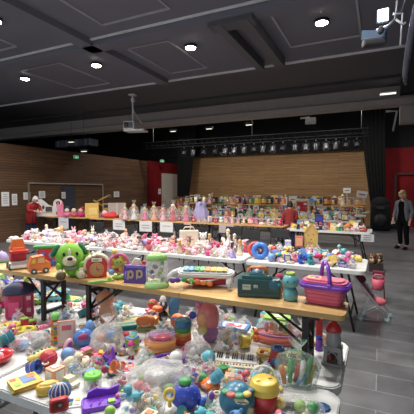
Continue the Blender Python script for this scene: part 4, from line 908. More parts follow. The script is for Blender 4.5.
mb = MB(); mb.lathe([(9.8 * k, 27 * k), (10.5 * k, 28 * k), (10 * k, 32 * k), (6 * k, 34 * k)], (0, 0, 0), mat((165, 225, 115), .3), seg=24, sy=.75); mb.link('lid', t)
for i in range(9):
    a = i * 2.4; mb = MB(); mb.ell((5.5 * k * math.cos(a), 4 * k * math.sin(a), (8 + 1.9 * i) * k), (2.6 * k, 2.2 * k, 2.2 * k), mat(['grey', 'lavender', 'white', 'lime', 'dark_grey', 'cream', 'purple', 'silver', 'mint'][i])); mb.link('toy_piece', t)
# baby gym piano
t, k = H('toy_piano', 'white baby piano with blue, green, orange and yellow keys on curved legs', 'toy piano', 203, 287, ZB, 24, -.16)
mw = mat('white', .3); el = rrect(57 * k, 15 * k, 7.3 * k, 8)
mb = MB(); mb.pz(el, 13.5 * k, 16.5 * k, mw, c=(3 * k, 3 * k, 0), rot=(R(14), 0, 0)); mb.pz(rrect(54 * k, 12 * k, 5.8 * k, 8), 16.5 * k, 17.6 * k, mat((215, 216, 215)), c=(3 * k, 3 * k, 0), rot=(R(14), 0, 0)); mb.link('keyboard', t)
for i, c in enumerate(('sky_blue', 'blue', 'green', 'lime', 'orange', 'yellow', 'yellow', 'gold')):
    mb = MB(); mb.box(((-17 + i * 5.6) * k, 3 * k - 4.0 * k, 18.6 * k), (4.9 * k, 8.5 * k, 1.2 * k), mat([(120, 180, 205), (95, 165, 215), 'green', (120, 190, 80), (235, 150, 50), 'yellow', (240, 215, 80), (225, 170, 90)][i]), rot=(R(14), 0, 0), bev=.2 * k); mb.link('key', t)
for x0, x1, yy in ((-22, -39, -4), (28, 27, -9)):
    mb = MB(); mb.tube([(x0 * k, 2 * k, 17 * k), ((x0 + x1) / 2 * k, -1 * k, 13 * k), ((x1 + 3) * k if x0 < 0 else x1 * k, yy * k, 7 * k), (x1 * k, (yy - 1) * k, 2.3 * k)], [2.4 * k, 3.1 * k, 3.4 * k, 2.9 * k], mw, 10); mb.link('leg', t)
for x0 in (-20, 26): mb = MB(); mb.tube([(x0 * k, 5 * k, 14 * k), (x0 * k, 12 * k, 8 * k), (x0 * k, 14 * k, 1.6 * k)], 1.6 * k, mw); mb.link('leg', t)
for i, (xx, c) in enumerate(((-29, 'purple'), (-24, 'purple'), (-17, 'green'), (-10, (110, 200, 60)), (-4, 'orange'), (2, (240, 150, 40)), (8, 'orange'))):
    mb = MB(); mb.ell((xx * k, -9 * k, (9 - .8 * abs(i - 2)) * k), (3.2 * k, 1.5 * k, 2.6 * k), mat(c)); mb.link('hanging_disc', t)
mb = MB(); mb.tube([(-32 * k, -8 * k, 10 * k), (-20 * k, -9 * k, 9.5 * k), (-5 * k, -9 * k, 8 * k), (10 * k, -8 * k, 9 * k), (22 * k, -3 * k, 12 * k)], .8 * k, mat('white'), 5); mb.tube([(-10 * k, -10.5 * k, 8 * k), (-10 * k, -10.8 * k, 1 * k)], .3 * k, mat('white'), 4); mb.link('cord', t)
t, k = H('toy_cushion', 'crimson quilted play mat folded beneath the white baby piano', 'play mat', 207, 286, ZB, 12)
HERO.pop()
mb = MB(); mb.ell((2 * k, 2 * k, 4.5 * k), (25 * k, 7 * k, 4.5 * k), fz((190, 60, 80)), nz=.16, seg=26, rings=12); mb.link('mat', t); mb = MB(); mb.ell((-6 * k, -1 * k, 4 * k), (12 * k, 5 * k, 3.4 * k), fz((205, 85, 95)), nz=.2); mb.link('fold', t)
t, k = H('toy_case', 'dark teal toy tool case with orange handle and white labels on the pine bench', 'toolbox', 259, 296, ZB, 20, -.03)
dg = mat('dark_green', .3)
mb = MB(); mb.box((0, 0, 9.5 * k), (42 * k, 15 * k, 18 * k), dg, bev=1.4 * k); mb.box((0, -7.2 * k, 5 * k), (40 * k, 1.4 * k, 1 * k), mat((15, 60, 62))); mb.link('body', t)
mb = MB(); mb.box((-2 * k, 0, 20 * k), (30 * k, 13 * k, 4 * k), mat((25, 100, 100), .3), bev=1.2 * k); mb.box((-3 * k, 0, 22.5 * k), (16 * k, 9 * k, 2 * k), mat((30, 115, 112), .3), bev=.8 * k); lid_ = mb.link('lid', t)
mb = MB(); mb.tube([(-11 * k, 0, 21 * k), (-10.5 * k, 0, 27.5 * k), (-8 * k, 0, 29 * k), (5 * k, 0, 29 * k), (7.5 * k, 0, 27.5 * k), (8 * k, 0, 21 * k)], 1.5 * k, mat('orange'), 8); mb.link('handle', lid_)
mb = MB(); mb.ell((-2 * k, 0, 24.5 * k), (5 * k, 4 * k, 3 * k), mat('sky_blue')); mb.ell((-2 * k, -1 * k, 25.4 * k), (2.5 * k, 3.4 * k, 2.6 * k), mat('white')); mb.link('knob', lid_)
mb = MB(); mb.cyl((14 * k, -6.8 * k, 13 * k), 4.5 * k, 1.6 * k, mat((20, 110, 140)), rot=(R(90), 0, 0)); mb.ell((19 * k, -3 * k, 14 * k), (3 * k, 5 * k, 5 * k), mat('turquoise')); mb.link('dial', t)
for cx, w, h in ((-12, 8, 5), (-3, 4, 3)): mb = MB(); mb.box((cx * k, -7.9 * k, (10.5 if w > 5 else 11.5) * k), (w * k, .4 * k, h * k), mat((205, 215, 195), .5)); mb.box((cx * k, -8.2 * k, 11 * k), (w * .7 * k, .2 * k, .5 * k), m_ink); mb.link('label_sticker', t)
t, k = H('toy_figure', 'turquoise round-headed bath toy with lime cap between the tool case and the pink basket', 'toy', 290.5, 300, ZB, 8)
tq = mat((95, 185, 195), .3)
mb = MB(); mb.lathe([(5.5 * k, 0), (7 * k, 1.5 * k), (7.2 * k, 8 * k), (5.6 * k, 11.5 * k), (4.5 * k, 12.5 * k)], (0, 0, 0), tq, seg=20); mb.torus((0, 0, 11.6 * k), 5.3 * k, .6 * k, mat((60, 140, 150))); mb.link('body', t)
mb = MB(); mb.ell((0, 0, 19 * k), (8 * k, 7.5 * k, 7.6 * k), tq, seg=20, rings=12)
for sx in (-1, 1): mb.ell((sx * 3 * k, -7 * k, 20 * k), 1 * k, mat((40, 110, 120)))
mb.link('head', t); mb = MB(); mb.lathe([(4.4 * k, 25 * k), (4.5 * k, 28 * k), (3.4 * k, 28 * k), (3 * k, 26 * k)], (0, 0, 0), mat((170, 200, 40)), seg=16); mb.link('cap', t)
t, k = H('plush_rag_doll', 'pink and orange rag toy half hidden behind the turquoise bath toy', 'plush toy', 279, 296, ZB, 5)
HERO.pop()
mb = MB(); mb.ell((0, 5 * k, 7 * k), (4.5 * k, 3 * k, 8 * k), fz('peach'), nz=.2); mb.link('body', t); mb = MB(); mb.ell((0, 5 * k, 18 * k), (4 * k, 3 * k, 4 * k), fz('rose')); mb.link('head', t); mb = MB(); mb.ell((14 * k, 7 * k, 17 * k), (4 * k, 3 * k, 4 * k), fz('rose')); mb.link('hand', t)
t, k = H('picnic_basket', 'pink toy picnic basket with purple rim and arched purple handle', 'basket', 325, 303, ZB, 22, -.22)
pk = mat((230, 95, 135), .35); pu = mat((125, 50, 190), .3)
mb = MB()
def sq(w, d, z, r): return [(x, y, z) for x, y in rrect(w * k, d * k, r * k, 5)]
secs = [sq(32, 19, 0, 5), sq(35, 21, 2 * k, 6), sq(39, 24, 17 * k, 6), sq(39, 24, 18 * k, 6)]; n = len(secs[0])
mb.add([v for s_ in secs for v in s_], [[i * n + j, i * n + (j + 1) % n, (i + 1) * n + (j + 1) % n, (i + 1) * n + j] for i in range(3) for j in range(n)] + [list(range(n))[::-1]], pk)
for i in range(4): mb.tube([(x, y, (3.5 + 3.6 * i) * k) for x, y in rrect((35.4 + .95 * i) * k, (21.4 + .75 * i) * k, 6 * k, 5)], .45 * k, mat((215, 80, 120), .35), 5, True)
mb.link('basket', t)
mb = MB(); mb.pz(rrect(46 * k, 29 * k, 8 * k), 16.5 * k, 21.5 * k, pu); mb.tube([(x, y, 19 * k) for x, y in rrect(46 * k, 29 * k, 8 * k)], 1.5 * k, pu, 8, True); mb.link('rim', t)
mb = MB(); mb.pz(rrect(42 * k, 25 * k, 7 * k), 21.5 * k, 23.4 * k, pk); mb.pz(rrect(36 * k, 19 * k, 6 * k), 23.4 * k, 25 * k, mat((240, 110, 145), .35)); lid_ = mb.link('lid', t)
mb = MB(); mb.pz(rrect(13 * k, 9 * k, 2 * k), 25 * k, 25.3 * k, mat((225, 220, 110), .5), c=(-10 * k, -1 * k, 0), rot=(0, 0, .2)); mb.pz(circ(2.4 * k, 14), 25.3 * k, 25.6 * k, mat('purple'), c=(-8 * k, -1 * k, 0)); mb.pz(circ(2 * k, 14), 25.3 * k, 25.6 * k, mat('green'), c=(-13 * k, -1 * k, 0)); mb.box((-9.5 * k, 2 * k, 25.4 * k), (6 * k, k, .3 * k), mat('pink')); mb.link('sticker', lid_)
mb = MB(); mb.T = Matrix.Rotation(R(118), 4, 'Z')
mb.tube([(-15 * k * math.cos(a), 0, 21 * k + 20 * k * math.sin(a)) for a in [PI * i / 14 for i in range(15)]], 2.1 * k, pu, 8)
for sx in (-1, 1): mb.ell((sx * 15 * k, 0, 20.5 * k), (3 * k, 3 * k, 3 * k), pu)
mb.link('handle', t)
# ---- nearest tables
t, k = H('toy_lighthouse', 'grey plastic toy lighthouse with a red dome roof at the table end', 'toy', 333, 364, ZT, 12, -.15)
gy = mat((150, 150, 150), .35)
mb = MB(); mb.box((0, 0, 1.5 * k), (21 * k, 14 * k, 3 * k), gy, bev=.5 * k); mb.link('base', t)
mb = MB()
for sx in (-1, 1): mb.py([(sx * 9 * k, 3 * k), (sx * 5 * k, 3 * k), (sx * 4.5 * k, 15 * k), (sx * 8 * k, 15 * k)], -6 * k, 6 * k, gy)
mb.box((0, 0, 17 * k), (17 * k, 13 * k, 5 * k), gy, bev=.6 * k); mb.box((0, 4.5 * k, 9 * k), (12 * k, 3 * k, 12 * k), mat('dark_grey')); mb.tube([(4.5 * k * math.cos(a), -6.2 * k, 9 * k + 5 * k * math.sin(a)) for a in [PI * i / 8 for i in range(9)]], .8 * k, gy); mb.link('arch', t)
mb = MB(); mb.lathe([(7.6 * k, 19 * k), (7.2 * k, 26 * k), (6.2 * k, 33 * k), (6.6 * k, 34 * k)], (0, 0, 0), mat((158, 158, 160), .35), seg=20); mb.torus((0, 0, 33.5 * k), 7 * k, .8 * k, gy); mb.link('tower', t)
mb = MB(); mb.lathe([(7.6 * k, 34 * k), (7.6 * k, 36 * k), (6 * k, 40 * k), (3 * k, 43 * k), (1.6 * k, 44.5 * k), (1.6 * k, 47 * k), (.8 * k, 48 * k)], (0, 0, 0), mat('red', .25), seg=20); mb.link('dome', t)
for sx in (-1, 1): mb = MB(); mb.ell((sx * 3 * k, -1 * k, 6 * k), (2 * k, 2 * k, 3.4 * k), mat(['red', 'brown'][sx > 0])); mb.link('figure_piece', t)
t, k = H('toy_tower', 'red toy post with blue and purple base behind the grey lighthouse', 'toy', 319, 350, ZT, 5)
mb = MB(); mb.lathe([(4 * k, 0), (3.4 * k, 3 * k), (3 * k, 15 * k)], (0, 0, 0), mat('purple', .2)); mb.link('base', t); mb = MB(); mb.box((0, 0, 24 * k), (6.5 * k, 6 * k, 18 * k), mat('red'), bev=k); mb.link('post', t); mb = MB(); mb.cyl((0, 0, 13 * k), 3.6 * k, 3 * k, mat('blue')); mb.link('collar', t)
t, k = H('bagged_skittles', 'clear bag holding tall green, orange and yellow sticks at the right of the front table', 'bag', 297, 386, ZT, 19, 0)
mb = MB(); baggeo(mb, 44 * k, 24 * k, 40 * k, film('mint', .16), 4); mb.link('plastic_film', t)
for i, (x, c, ln, a) in enumerate(((-12, 'orange', 24, -.3), (-7, 'green', 30, .1), (-2, (225, 80, 70), 24, .35), (3, 'white', 32, .2), (8, (95, 150, 80), 34, .3), (12, 'gold', 26, .3), (0, 'sky_blue', 16, 1.1))):
    mb = MB(); mb.tube([(x * k, (i % 3 - 1) * 3 * k, 3 * k), ((x + ln * math.sin(a) * .5) * k, (i % 3 - 1) * 3 * k, ln * .85 * k)], [2.2 * k, 2.8 * k], mat(c), 8); mb.link('stick', t)
t, k = H('toy_bucket', 'red bucket with yellow stepped lid and white wire handle', 'bucket', 264, 412, ZT, 13, .1)
mb = MB(); mb.lathe([(10 * k, 0), (11 * k, 1 * k), (14 * k, 23 * k)], (0, 0, 0), mat('red', .3), seg=24); mb.link('bucket', t)
mb = MB(); mb.lathe([(15 * k, 22 * k), (15.5 * k, 24 * k), (14.5 * k, 26 * k), (14.6 * k, 26.3 * k), (14.6 * k, 29 * k), (13 * k, 30 * k), (13 * k, 32.5 * k), (11.5 * k, 33.5 * k)], (0, 0, 0), mat('yellow', .3), seg=24)
mb.link('lid', t); mb = MB()
for x, y in ((-6, -4), (6, 2)): mb.box((x * k, y * k, 33.6 * k), (4 * k, 1.8 * k, .3 * k), mat('brown'), rot=(0, 0, .4))
mb.link('slot', t); mb = MB(); mb.tube([(15 * k * math.cos(a), (2 + 7 * math.sin(a)) * k, 27 * k + 16 * k * math.sin(a)) for a in [PI * i / 12 for i in range(13)]], .8 * k, mat('white'), 6); mb.link('handle', t)
t, k = H('nesting_cup', 'red hexagonal toy cup with blue mouth and blue round panel', 'cup', 278, 366, ZT, 10, -.2)
mb = MB(); mb.lathe([(9 * k, 0), (8.4 * k, 12 * k), (7 * k, 17 * k)], (0, 0, 0), mat('red', .35), seg=8, smooth=False); mb.link('body', t); mb = MB(); mb.lathe([(6.2 * k, 15 * k), (6.2 * k, 19.5 * k), (4.6 * k, 19.5 * k), (4 * k, 16 * k)], (0, 0, 0), mat((70, 120, 190)), seg=18); mb.link('mouth', t)
mb = MB(); mb.cyl((0, -7.3 * k, 7 * k), 4.6 * k, 1.4 * k, mat((60, 115, 190)), rot=(R(90), 0, 0)); mb.link('panel', t); mb = MB(); mb.cyl((-9 * k, -2 * k, 0), 3 * k, 7 * k, mat('crimson')); mb.link('peg', t)
for px, py, w, lb, cc in ((268, 359, 21, 'yellow basket of small toys in front of the clear case', ('red', 'white', 'beige', 'orange')), (296, 363, 20, 'yellow basket with brown toy figures by the black table leg', ('brown', 'dark_grey', 'beige', 'purple'))):
    t, k = H('toy_basket', lb, 'basket', px, py, ZT, 11, -.15, 'yellow toy baskets'); yl = mat((235, 205, 75), .35)
    mb = MB(); o_ = rrect(w * k, 14 * k, 3 * k); i_ = rrect((w - 4) * k, 10 * k, 2 * k); n = len(o_)
    vs = [(x * .88, y * .88, 0) for x, y in o_] + [(x, y, 7 * k) for x, y in o_] + [(x, y, 7 * k) for x, y in i_] + [(x * .9, y * .9, 1 * k) for x, y in i_]
    mb.add(vs, [[r * n + j, r * n + (j + 1) % n, (r + 1) * n + (j + 1) % n, (r + 1) * n + j] for r in range(3) for j in range(n)] + [list(range(n))[::-1], list(range(3 * n, 4 * n))], yl, False)
    mb.tube([(x, y, 7 * k) for x, y in o_], .8 * k, yl, 6, True); mb.link('basket', t)
    for i, c in enumerate(cc): mb = MB(); mb.ell(((-6 + 4 * i) * k, (-1.5 if i % 2 else 2) * k, 4.5 * k), (2.6 * k, 2.6 * k, 3.2 * k), mat(c)); mb.link('toy_piece', t)
t, k = H('toy_carry_case', 'clear domed carry case with coral base and lime green lid under the pine bench', 'case', 277, 342, ZT, 19, -.1)
mb = MB(); mb.lathe([(17 * k, 0), (20 * k, 2 * k), (20.5 * k, 9 * k)], (0, 0, 0), mat((225, 110, 95), .35), seg=28, sy=.6); mb.pz(rrect(8 * k, 1, .4 * k, 2), 0, k, mat('lime')); mb.link('base', t)
mb = MB(); mb.torus((0, 0, 10 * k), 20 * k, 1 * k, mat((190, 120, 190)), seg=28, sq=.6); mb.link('rim', t)
mb = MB(); mb.lathe([(20 * k, 10 * k), (19 * k, 19 * k), (15 * k, 24 * k)], (0, 0, 0), film('white', .16), seg=28, sy=.6, closed=False); mb.link('window', t)
mb = MB(); mb.pz(rrect(26 * k, 15 * k, 4 * k), 24 * k, 26 * k, mat((150, 215, 80), .35)); mb.box((3 * k, 0, 26.4 * k), (12 * k, 8 * k, .6 * k), mat('cream')); mb.link('lid', t)
for i in range(6): mb = MB(); mb.box(((-10 + 4.5 * i) * k, (2 if i % 2 else -3) * k, 15 * k), (4 * k, 4 * k, 8 * k), mat(['rose', 'orange', 'beige', 'brown', 'lime', 'peach'][i]), bev=.6 * k); mb.link('toy_piece', t)
t, k = H('bagged_plush', 'knotted clear bag of white and brown plush toys beside the clear carry case', 'bag', 302, 347, ZT, 8)
mb = MB(); baggeo(mb, 22 * k, 15 * k, 24 * k, film('white', .2), 9); mb.link('plastic_film', t)
for i in range(4): mb = MB(); mb.ell(((-4 + 3 * i) * k, (i % 2) * 3 * k, (5 + 4 * (i % 3)) * k), (3.6 * k, 3.4 * k, 3.6 * k), fz(['white', 'brown', 'peach', 'crimson'][i]), nz=.15); mb.link('plush_piece', t)
t, k = H('toy_globe', 'large teal and blue play ball with a cream name patch', 'ball', 237, 416, ZT, 16)
r = 18 * k
mb = MB(); mb.ell((0, 0, r * .95), (r, r, r * .95), mat((25, 120, 150), .3), seg=28, rings=20); mb.link('ball', t)
mb = MB()
for j in range(5): a = R(-150 + 35 * j); mb.ell((r * .93 * math.cos(a) * .75, r * .93 * math.sin(a) * .75, r * (.95 + .62)), (r * .3, r * .3, r * .13), mat([(60, 150, 90), (200, 80, 70), (60, 150, 90), (230, 190, 60), (35, 100, 120)][j]))
mb.link('coloured_panel', t)
M4 = mat((228, 220, 175), .5); mb = MB(); mb.ell((.22 * r, -.82 * r, r * 1.35), (.42 * r, .12 * r, .17 * r), M4, rot=(-.5, .2, 0)); mb.ell((.05 * r, -.82 * r, r * 1.38), (.2 * r, .12 * r, .2 * r), M4, rot=(-.5, 0, 0)); mb.link('name_patch', t)
mb = MB(); mb.ell((.65 * r, -.7 * r, r * .8), (.22 * r, .15 * r, .22 * r), mat((200, 195, 130))); mb.ell((-.2 * r, -.96 * r, r * .7), (.14 * r, .06 * r, .14 * r), M4); mb.link('printed_badge', t)
mb = MB(); mb.tube([((.02 + .1 * i) * r, -.955 * r, (1.34 + .03 * math.sin(i * 2.2)) * r) for i in range(6)], .025 * r, mat('brown')); mb.link('scribble', t)
t, k = H('toy_keyboard', 'cream toy keyboard with black keys lying on the front table', 'toy piano', 233, 362, ZT, 10, -.12)
HERO += [(onz(218, 362, ZT).x, onz(218, 362, ZT).y, 8 * k), (onz(250, 362, ZT).x, onz(250, 362, ZT).y, 9 * k)]
mb = MB(); mb.pz(rrect(52 * k, 24 * k, 2 * k), 0, 3 * k, mat('cream', .4), rot=(R(8), 0, 0)); mb.link('body', t)
mb = MB(); mb.T = Matrix.Rotation(R(8), 4, 'X')
for i in range(22): mb.box(((-23.5 + 2.2 * i) * k, 1 * k, 3.4 * k), (2.0 * k, 13 * k, .8 * k), mat('white'))
mb.link('white_keys', t)
mb = MB(); mb.T = Matrix.Rotation(R(8), 4, 'X')
for i in range(21):
    if i % 7 not in (2, 6): mb.box(((-22.4 + 2.2 * i) * k, 3.6 * k, 4.5 * k), (1.3 * k, 8 * k, 1.6 * k), mat('black'))
mb.link('black_keys', t)
mb = MB(); mb.T = Matrix.Rotation(R(8), 4, 'X')
for i in range(14): mb.box(((-20 + 3.1 * i) * k, -8 * k, 3.4 * k), (1.6 * k, 1.6 * k, .8 * k), mat(['red', 'blue', 'yellow', 'green'][i % 4]))
mb.link('button_row', t)
t, k = H('play_mat', 'turquoise and aqua printed activity sheet in front of the toy keyboard', 'play mat', 246, 377, ZT, 9, -.15)
mb = MB(); mb.pz(rrect(42 * k, 17 * k, 3 * k), 0, 3 * k, spots('turquoise', ['teal', 'mint', 'turquoise', 'sky_blue'], 60)); mb.link('mat', t); mb = MB(); mb.box((-16 * k, 3 * k, 3.4 * k), (7 * k, 7 * k, .8 * k), mat('yellow')); mb.link('patch', t)
t, k = H('bath_duck_cup', 'yellow round toy cup left of the basket, its mouth facing sideways', 'cup', 244, 348, ZT, 7, .5)
mb = MB(); mb.lathe([(4 * k, -6 * k), (6 * k, -4 * k), (6.5 * k, 3 * k), (5.6 * k, 4 * k), (5 * k, 1 * k)], (0, 0, 6.5 * k), mat('yellow'), rot=(0, R(-80), 0), seg=18); mb.link('cup', t); mb = MB(); mb.ell((5 * k, 0, 4 * k), (2 * k, 3 * k, 4 * k), mat('orange')); mb.link('foot', t)
t, k = H('orange_toy_bear', 'small orange toy bear between the yellow cup and the coral case', 'toy', 256, 341, ZT, 5)
mb = MB(); mb.ell((0, 0, 4 * k), (4 * k, 4 * k, 4.5 * k), mat('orange')); mb.link('body', t); mb = MB(); mb.ell((0, 0, 10 * k), (3.2 * k, 3 * k, 3 * k), mat('orange'))
for sx in (-1, 1): mb.ell((sx * 2.8 * k, 0, 12.6 * k), 1.2 * k, mat('brown'))
mb.link('head', t)
for i, (w, d, h, z, c, r, lb) in enumerate(((38, 24, 4, 0, (150, 210, 60), -.25, 'green board book at the bottom of the stack near the pine bench'), (34, 20, 4, 4, 'white', -.1, 'white picture book in the middle of the stack near the pine bench'), (30, 17, 3, 8, (70, 130, 195), -.3, 'blue edged picture book on top of the stack near the pine bench'))):
    t, k = H('board_book', lb, 'book', 234, 336, ZT, 15 if i == 0 else 1, r, 'stack of board books'); t.location.z += z * k
    mb = MB(); mb.box((0, 0, h * k * .1), (w * k, d * k, h * k * .2), mat(c)); mb.box((0, 0, h * k * .88), (w * k, d * k, h * k * .2), mat(c)); mb.box((0, d / 2 * k, h * k / 2), (w * k, .6 * k, h * k * .95), mat(c)); mb.link('cover', t)
    mb = MB(); mb.box((0, 0, h * k / 2), (w * .96 * k, d * .94 * k, h * .6 * k), mat('white', .8)); mb.link('pages', t)
    if i == 2: mb = MB(); mb.box((0, 0, h * k), (w * .8 * k, d * .75 * k, .3 * k), mat('white')); mb.box((0, 0, h * k + .25 * k), (w * .55 * k, d * .45 * k, .3 * k), spots('rose', ['sky_blue', 'white', 'rose'], 30)); mb.link('picture', t)
t, k = H('bagged_balloon_toy', 'big shiny coral pink wrapped toy with purple base, tallest on the front tables', 'toy', 207, 341, ZT, 14, .1)
mb = MB(); mb.ell((1 * k, 0, 24 * k), (11.5 * k, 9 * k, 15.5 * k), mat((228, 120, 125), .18), seg=22, rings=16, nz=.06); mb.link('wrapped_body', t)
mb = MB(); mb.ell((3 * k, -2 * k, 9 * k), (8.5 * k, 7 * k, 10 * k), mat((170, 95, 170), .25), nz=.1); mb.link('purple_base', t)
mb = MB(); mb.ell((-5 * k, -6 * k, 24 * k), (6 * k, 4 * k, 8 * k), mat((240, 165, 110), .2), nz=.15); mb.ell((-5 * k, -7.5 * k, 14 * k), (5.5 * k, 3.5 * k, 5 * k), mat((225, 210, 110), .25), nz=.15); mb.link('front_panel', t)
mb = MB(); baggeo(mb, 30 * k, 24 * k, 40 * k, film('white', .05), 2, False); mb.link('plastic_film', t)
mb = MB(); mb.ell((-9 * k, 0, 37 * k), (3 * k, 2.4 * k, 3.6 * k), mat('pink')); mb.ell((-14 * k, 2 * k, 26 * k), (4 * k, 3 * k, 4 * k), mat((40, 80, 200))); mb.link('ornament', t)
t, k = H('stacking_tub', 'rainbow tub stacked from red, orange, green and blue bands', 'toy', 183, 343, ZT, 9)
z = 0
for c, h, r in (((225, 70, 50), 5, 8.4), ('orange', 4.4, 8.3), ((235, 185, 60), 3, 8.1), ((70, 160, 80), 5, 8.2), ((40, 120, 170), 6, 8.4)):
    mb = MB(); mb.lathe([(r * .96 * k, z), (r * k, z + .5 * k), (r * k, z + (h - .5) * k), (r * .96 * k, z + h * k)], (0, 0, 0), mat(c), seg=20); mb.link('band', t); z += h * k
mb = MB(); mb.torus((0, 0, z), 7 * k, .9 * k, mat('teal')); mb.ell((0, 0, z), (3.5 * k, 3.5 * k, 2 * k), mat((90, 170, 200))); mb.link('lid', t)
t, k = H('plastic_duck', 'plastic bird with white cap and big orange bill beside a blue oval paddle', 'toy', 163, 322, ZT, 6, -.4)
mb = MB(); mb.ell((0, 0, 6 * k), (5 * k, 5 * k, 6.5 * k), mat('black')); mb.link('body', t); mb = MB(); mb.ell((0, 0, 17 * k), (5 * k, 5 * k, 6 * k), mat('navy')); mb.link('head', t)
mb = MB(); mb.ell((-3 * k, -6 * k, 16 * k), (5.5 * k, 5.5 * k, 2.4 * k), mat('orange')); mb.ell((-2 * k, -5 * k, 13 * k), (4 * k, 4 * k, 1.6 * k), mat('orange')); mb.link('bill', t); mb = MB(); mb.lathe([(3.6 * k, 21 * k), (3 * k, 24 * k), (.6 * k, 28 * k)], (0, 0, 0), mat('white')); mb.link('cap', t)
mb = MB()
for sx in (-1, 1): mb.ell((sx * 2.2 * k, -4.2 * k, 19.5 * k), (1.4 * k, 1 * k, 1.8 * k), mat('white'))
mb.link('eyes', t)
t, k = H('toy_paddle', 'upright blue oval bat standing beside the orange-billed bird', 'toy', 174, 322, ZT, 6, -.2)
mb = MB(); mb.ell((0, 0, 15 * k), (5.6 * k, 1.8 * k, 11.5 * k), mat((45, 125, 175), .5), rot=(0, .12, 0), seg=18); mb.link('blade', t); mb = MB(); mb.tube([(-.6 * k, 0, 5 * k), (-1 * k, 0, 1.2 * k)], 1.4 * k, mat((35, 95, 150))); mb.link('grip', t)
t, k = H('clear_bowl', 'clear domed bowl with red toys inside and an orange side', 'bowl', 160, 351, ZT, 14)
mb = MB(); mb.lathe([(12 * k, 0), (15 * k, 4 * k), (16 * k, 12 * k)], (0, 0, 0), mat((235, 150, 60), .3), seg=24, sy=.7); mb.link('base', t)
mb = MB(); mb.lathe([(16 * k, 12 * k), (14.5 * k, 17 * k), (10 * k, 20 * k), (1 * k, 21 * k)], (0, 0, 0), film('lavender', .2), seg=24, sy=.7, closed=False); mb.link('dome', t)
mb = MB(); mb.ell((2 * k, -1 * k, 14 * k), (11 * k, 6 * k, 3 * k), mat((225, 60, 70), .2), nz=.2); mb.link('red_piece', t); mb = MB(); mb.ell((-5 * k, 2 * k, 15 * k), (7 * k, 5 * k, 3 * k), mat((190, 120, 160)), nz=.2); mb.link('mauve_piece', t)
t, k = H('purple_tray', 'oval purple-rimmed tray with silver beads at the centre of the front table', 'tray', 170, 362, ZT, 14)
mb = MB(); mb.torus((0, 0, 4 * k), 15 * k, 1.6 * k, mat((120, 70, 190)), seg=28, sq=.62); mb.pz(circ(15 * k, 24, 0, 0, .62), 0, 2.5 * k, mat((190, 175, 225))); mb.link('rim', t)
for i in range(14): a = i * 2.4; r = (1 + 3 * (i % 4)) * k; mb = MB(); mb.ell((r * math.cos(a), r * .5 * math.sin(a), 4 * k), 1.6 * k, mat(['silver', 'gold', 'white', 'beige'][i % 4], .25)); mb.link('bead', t)
t, k = H('bulky_clear_bag', 'large crumpled clear bag of pale toys in the middle of the front table', 'bag', 160, 388, ZT, 23)
mb = MB(); baggeo(mb, 62 * k, 44 * k, 30 * k, film('white', .3), 11, False); mb.link('plastic_film', t)
for i, (x, y, zz, c, r) in enumerate(((-20, -4, 6, (235, 90, 100), 6), (-12, -12, 5, 'rose', 6), (-3, -13, 4, 'cream', 5), (8, -10, 5, 'lime', 5), (-8, 4, 10, 'white', 9), (8, 4, 10, 'light_grey', 9), (18, 0, 6, 'lavender', 6), (0, -3, 12, 'white', 8), (-17, 6, 8, 'lime', 5))):
    mb = MB(); mb.ell((x * k, y * k, zz * k), (r * k, r * .85 * k, r * .8 * k), mat(c), nz=.25, seed=i); mb.link('toy_piece', t)
t, k = H('dotted_toy_dinosaur', 'royal blue knobbly toy with green top, yellow ring and teal cup', 'toy', 184, 408, ZT, 20)
mb = MB(); bl = mat((35, 70, 195), .4); mb.ell((2 * k, 0, 12 * k), (15 * k, 11 * k, 12.5 * k), bl, seg=22, rings=16); mb.link('body', t)
mb = MB()
for i in range(26):
    a = i * 2.4; f = -.1 + .95 * (i / 26); q = math.sqrt(1 - f * f); mb.ell((2 * k + 15 * k * q * math.cos(a), 11 * k * q * math.sin(a), 12 * k + 12.5 * k * f), .75 * k, mat((95, 130, 235)), seg=6, rings=5)
mb.link('dots', t); mb = MB(); mb.ell((1 * k, 2 * k, 26 * k), (7 * k, 6 * k, 4 * k), mat((60, 170, 80))); mb.link('green_top', t)
mb = MB(); mb.torus((-14 * k, -5 * k, 17 * k), 5 * k, 1.6 * k, mat('yellow'), rot=(R(70), R(15), 0)); mb.tube([(-14 * k, -4 * k, 11 * k), (-14 * k, -3 * k, 4 * k)], 2 * k, mat('yellow')); mb.link('yellow_ring', t)
mb = MB(); mb.lathe([(3 * k, 0), (5 * k, 6 * k), (5 * k, 7 * k), (3.6 * k, 6 * k)], (-2 * k, -11 * k, 4 * k), mat('teal'), rot=(R(60), 0, 0)); mb.link('teal_cup', t)
mb = MB(); mb.tube([(17 * k, -5 * k, 4 * k), (19 * k, -6 * k, 12 * k)], [4 * k, 3 * k], mat('blue')); mb.link('blue_leg', t)
t, k = H('bath_mat', 'purple scalloped baby bath seat with a lime square tab', 'toy', 101, 405, ZT, 16, .05)
pv = mat((125, 45, 205), .35)
mb = MB(); mb.pz([(x, y) for x, y in rrect(37 * k, 22 * k, 4 * k)], 0, 4 * k, pv); mb.tube([(x, y, 4 * k) for x, y in rrect(35 * k, 20 * k, 4 * k)], 1.1 * k, pv, 6, True)
for i in range(3): mb.tube([((-10 + 8 * i) * k, -6 * k, 4.3 * k), ((-7 + 8 * i) * k, 3 * k, 4.3 * k)], .8 * k, mat((150, 75, 225)), 5)
mb.link('seat', t); mb = MB(); mb.py([(-14 * k, 3 * k), (17 * k, 3 * k), (19 * k, 13 * k), (8 * k, 10 * k), (-4 * k, 13 * k), (-12 * k, 10 * k)], 9 * k, 12 * k, pv); mb.link('back', t)
mb = MB(); mb.box((10 * k, -6 * k, 5.5 * k), (7 * k, 6 * k, 3 * k), mat('lime'), bev=.5 * k); mb.link('tab', t)
t, k = H('toy_jar', 'clear tub with a bright green ring lid behind the purple bath seat', 'jar', 93, 388, ZT, 10)
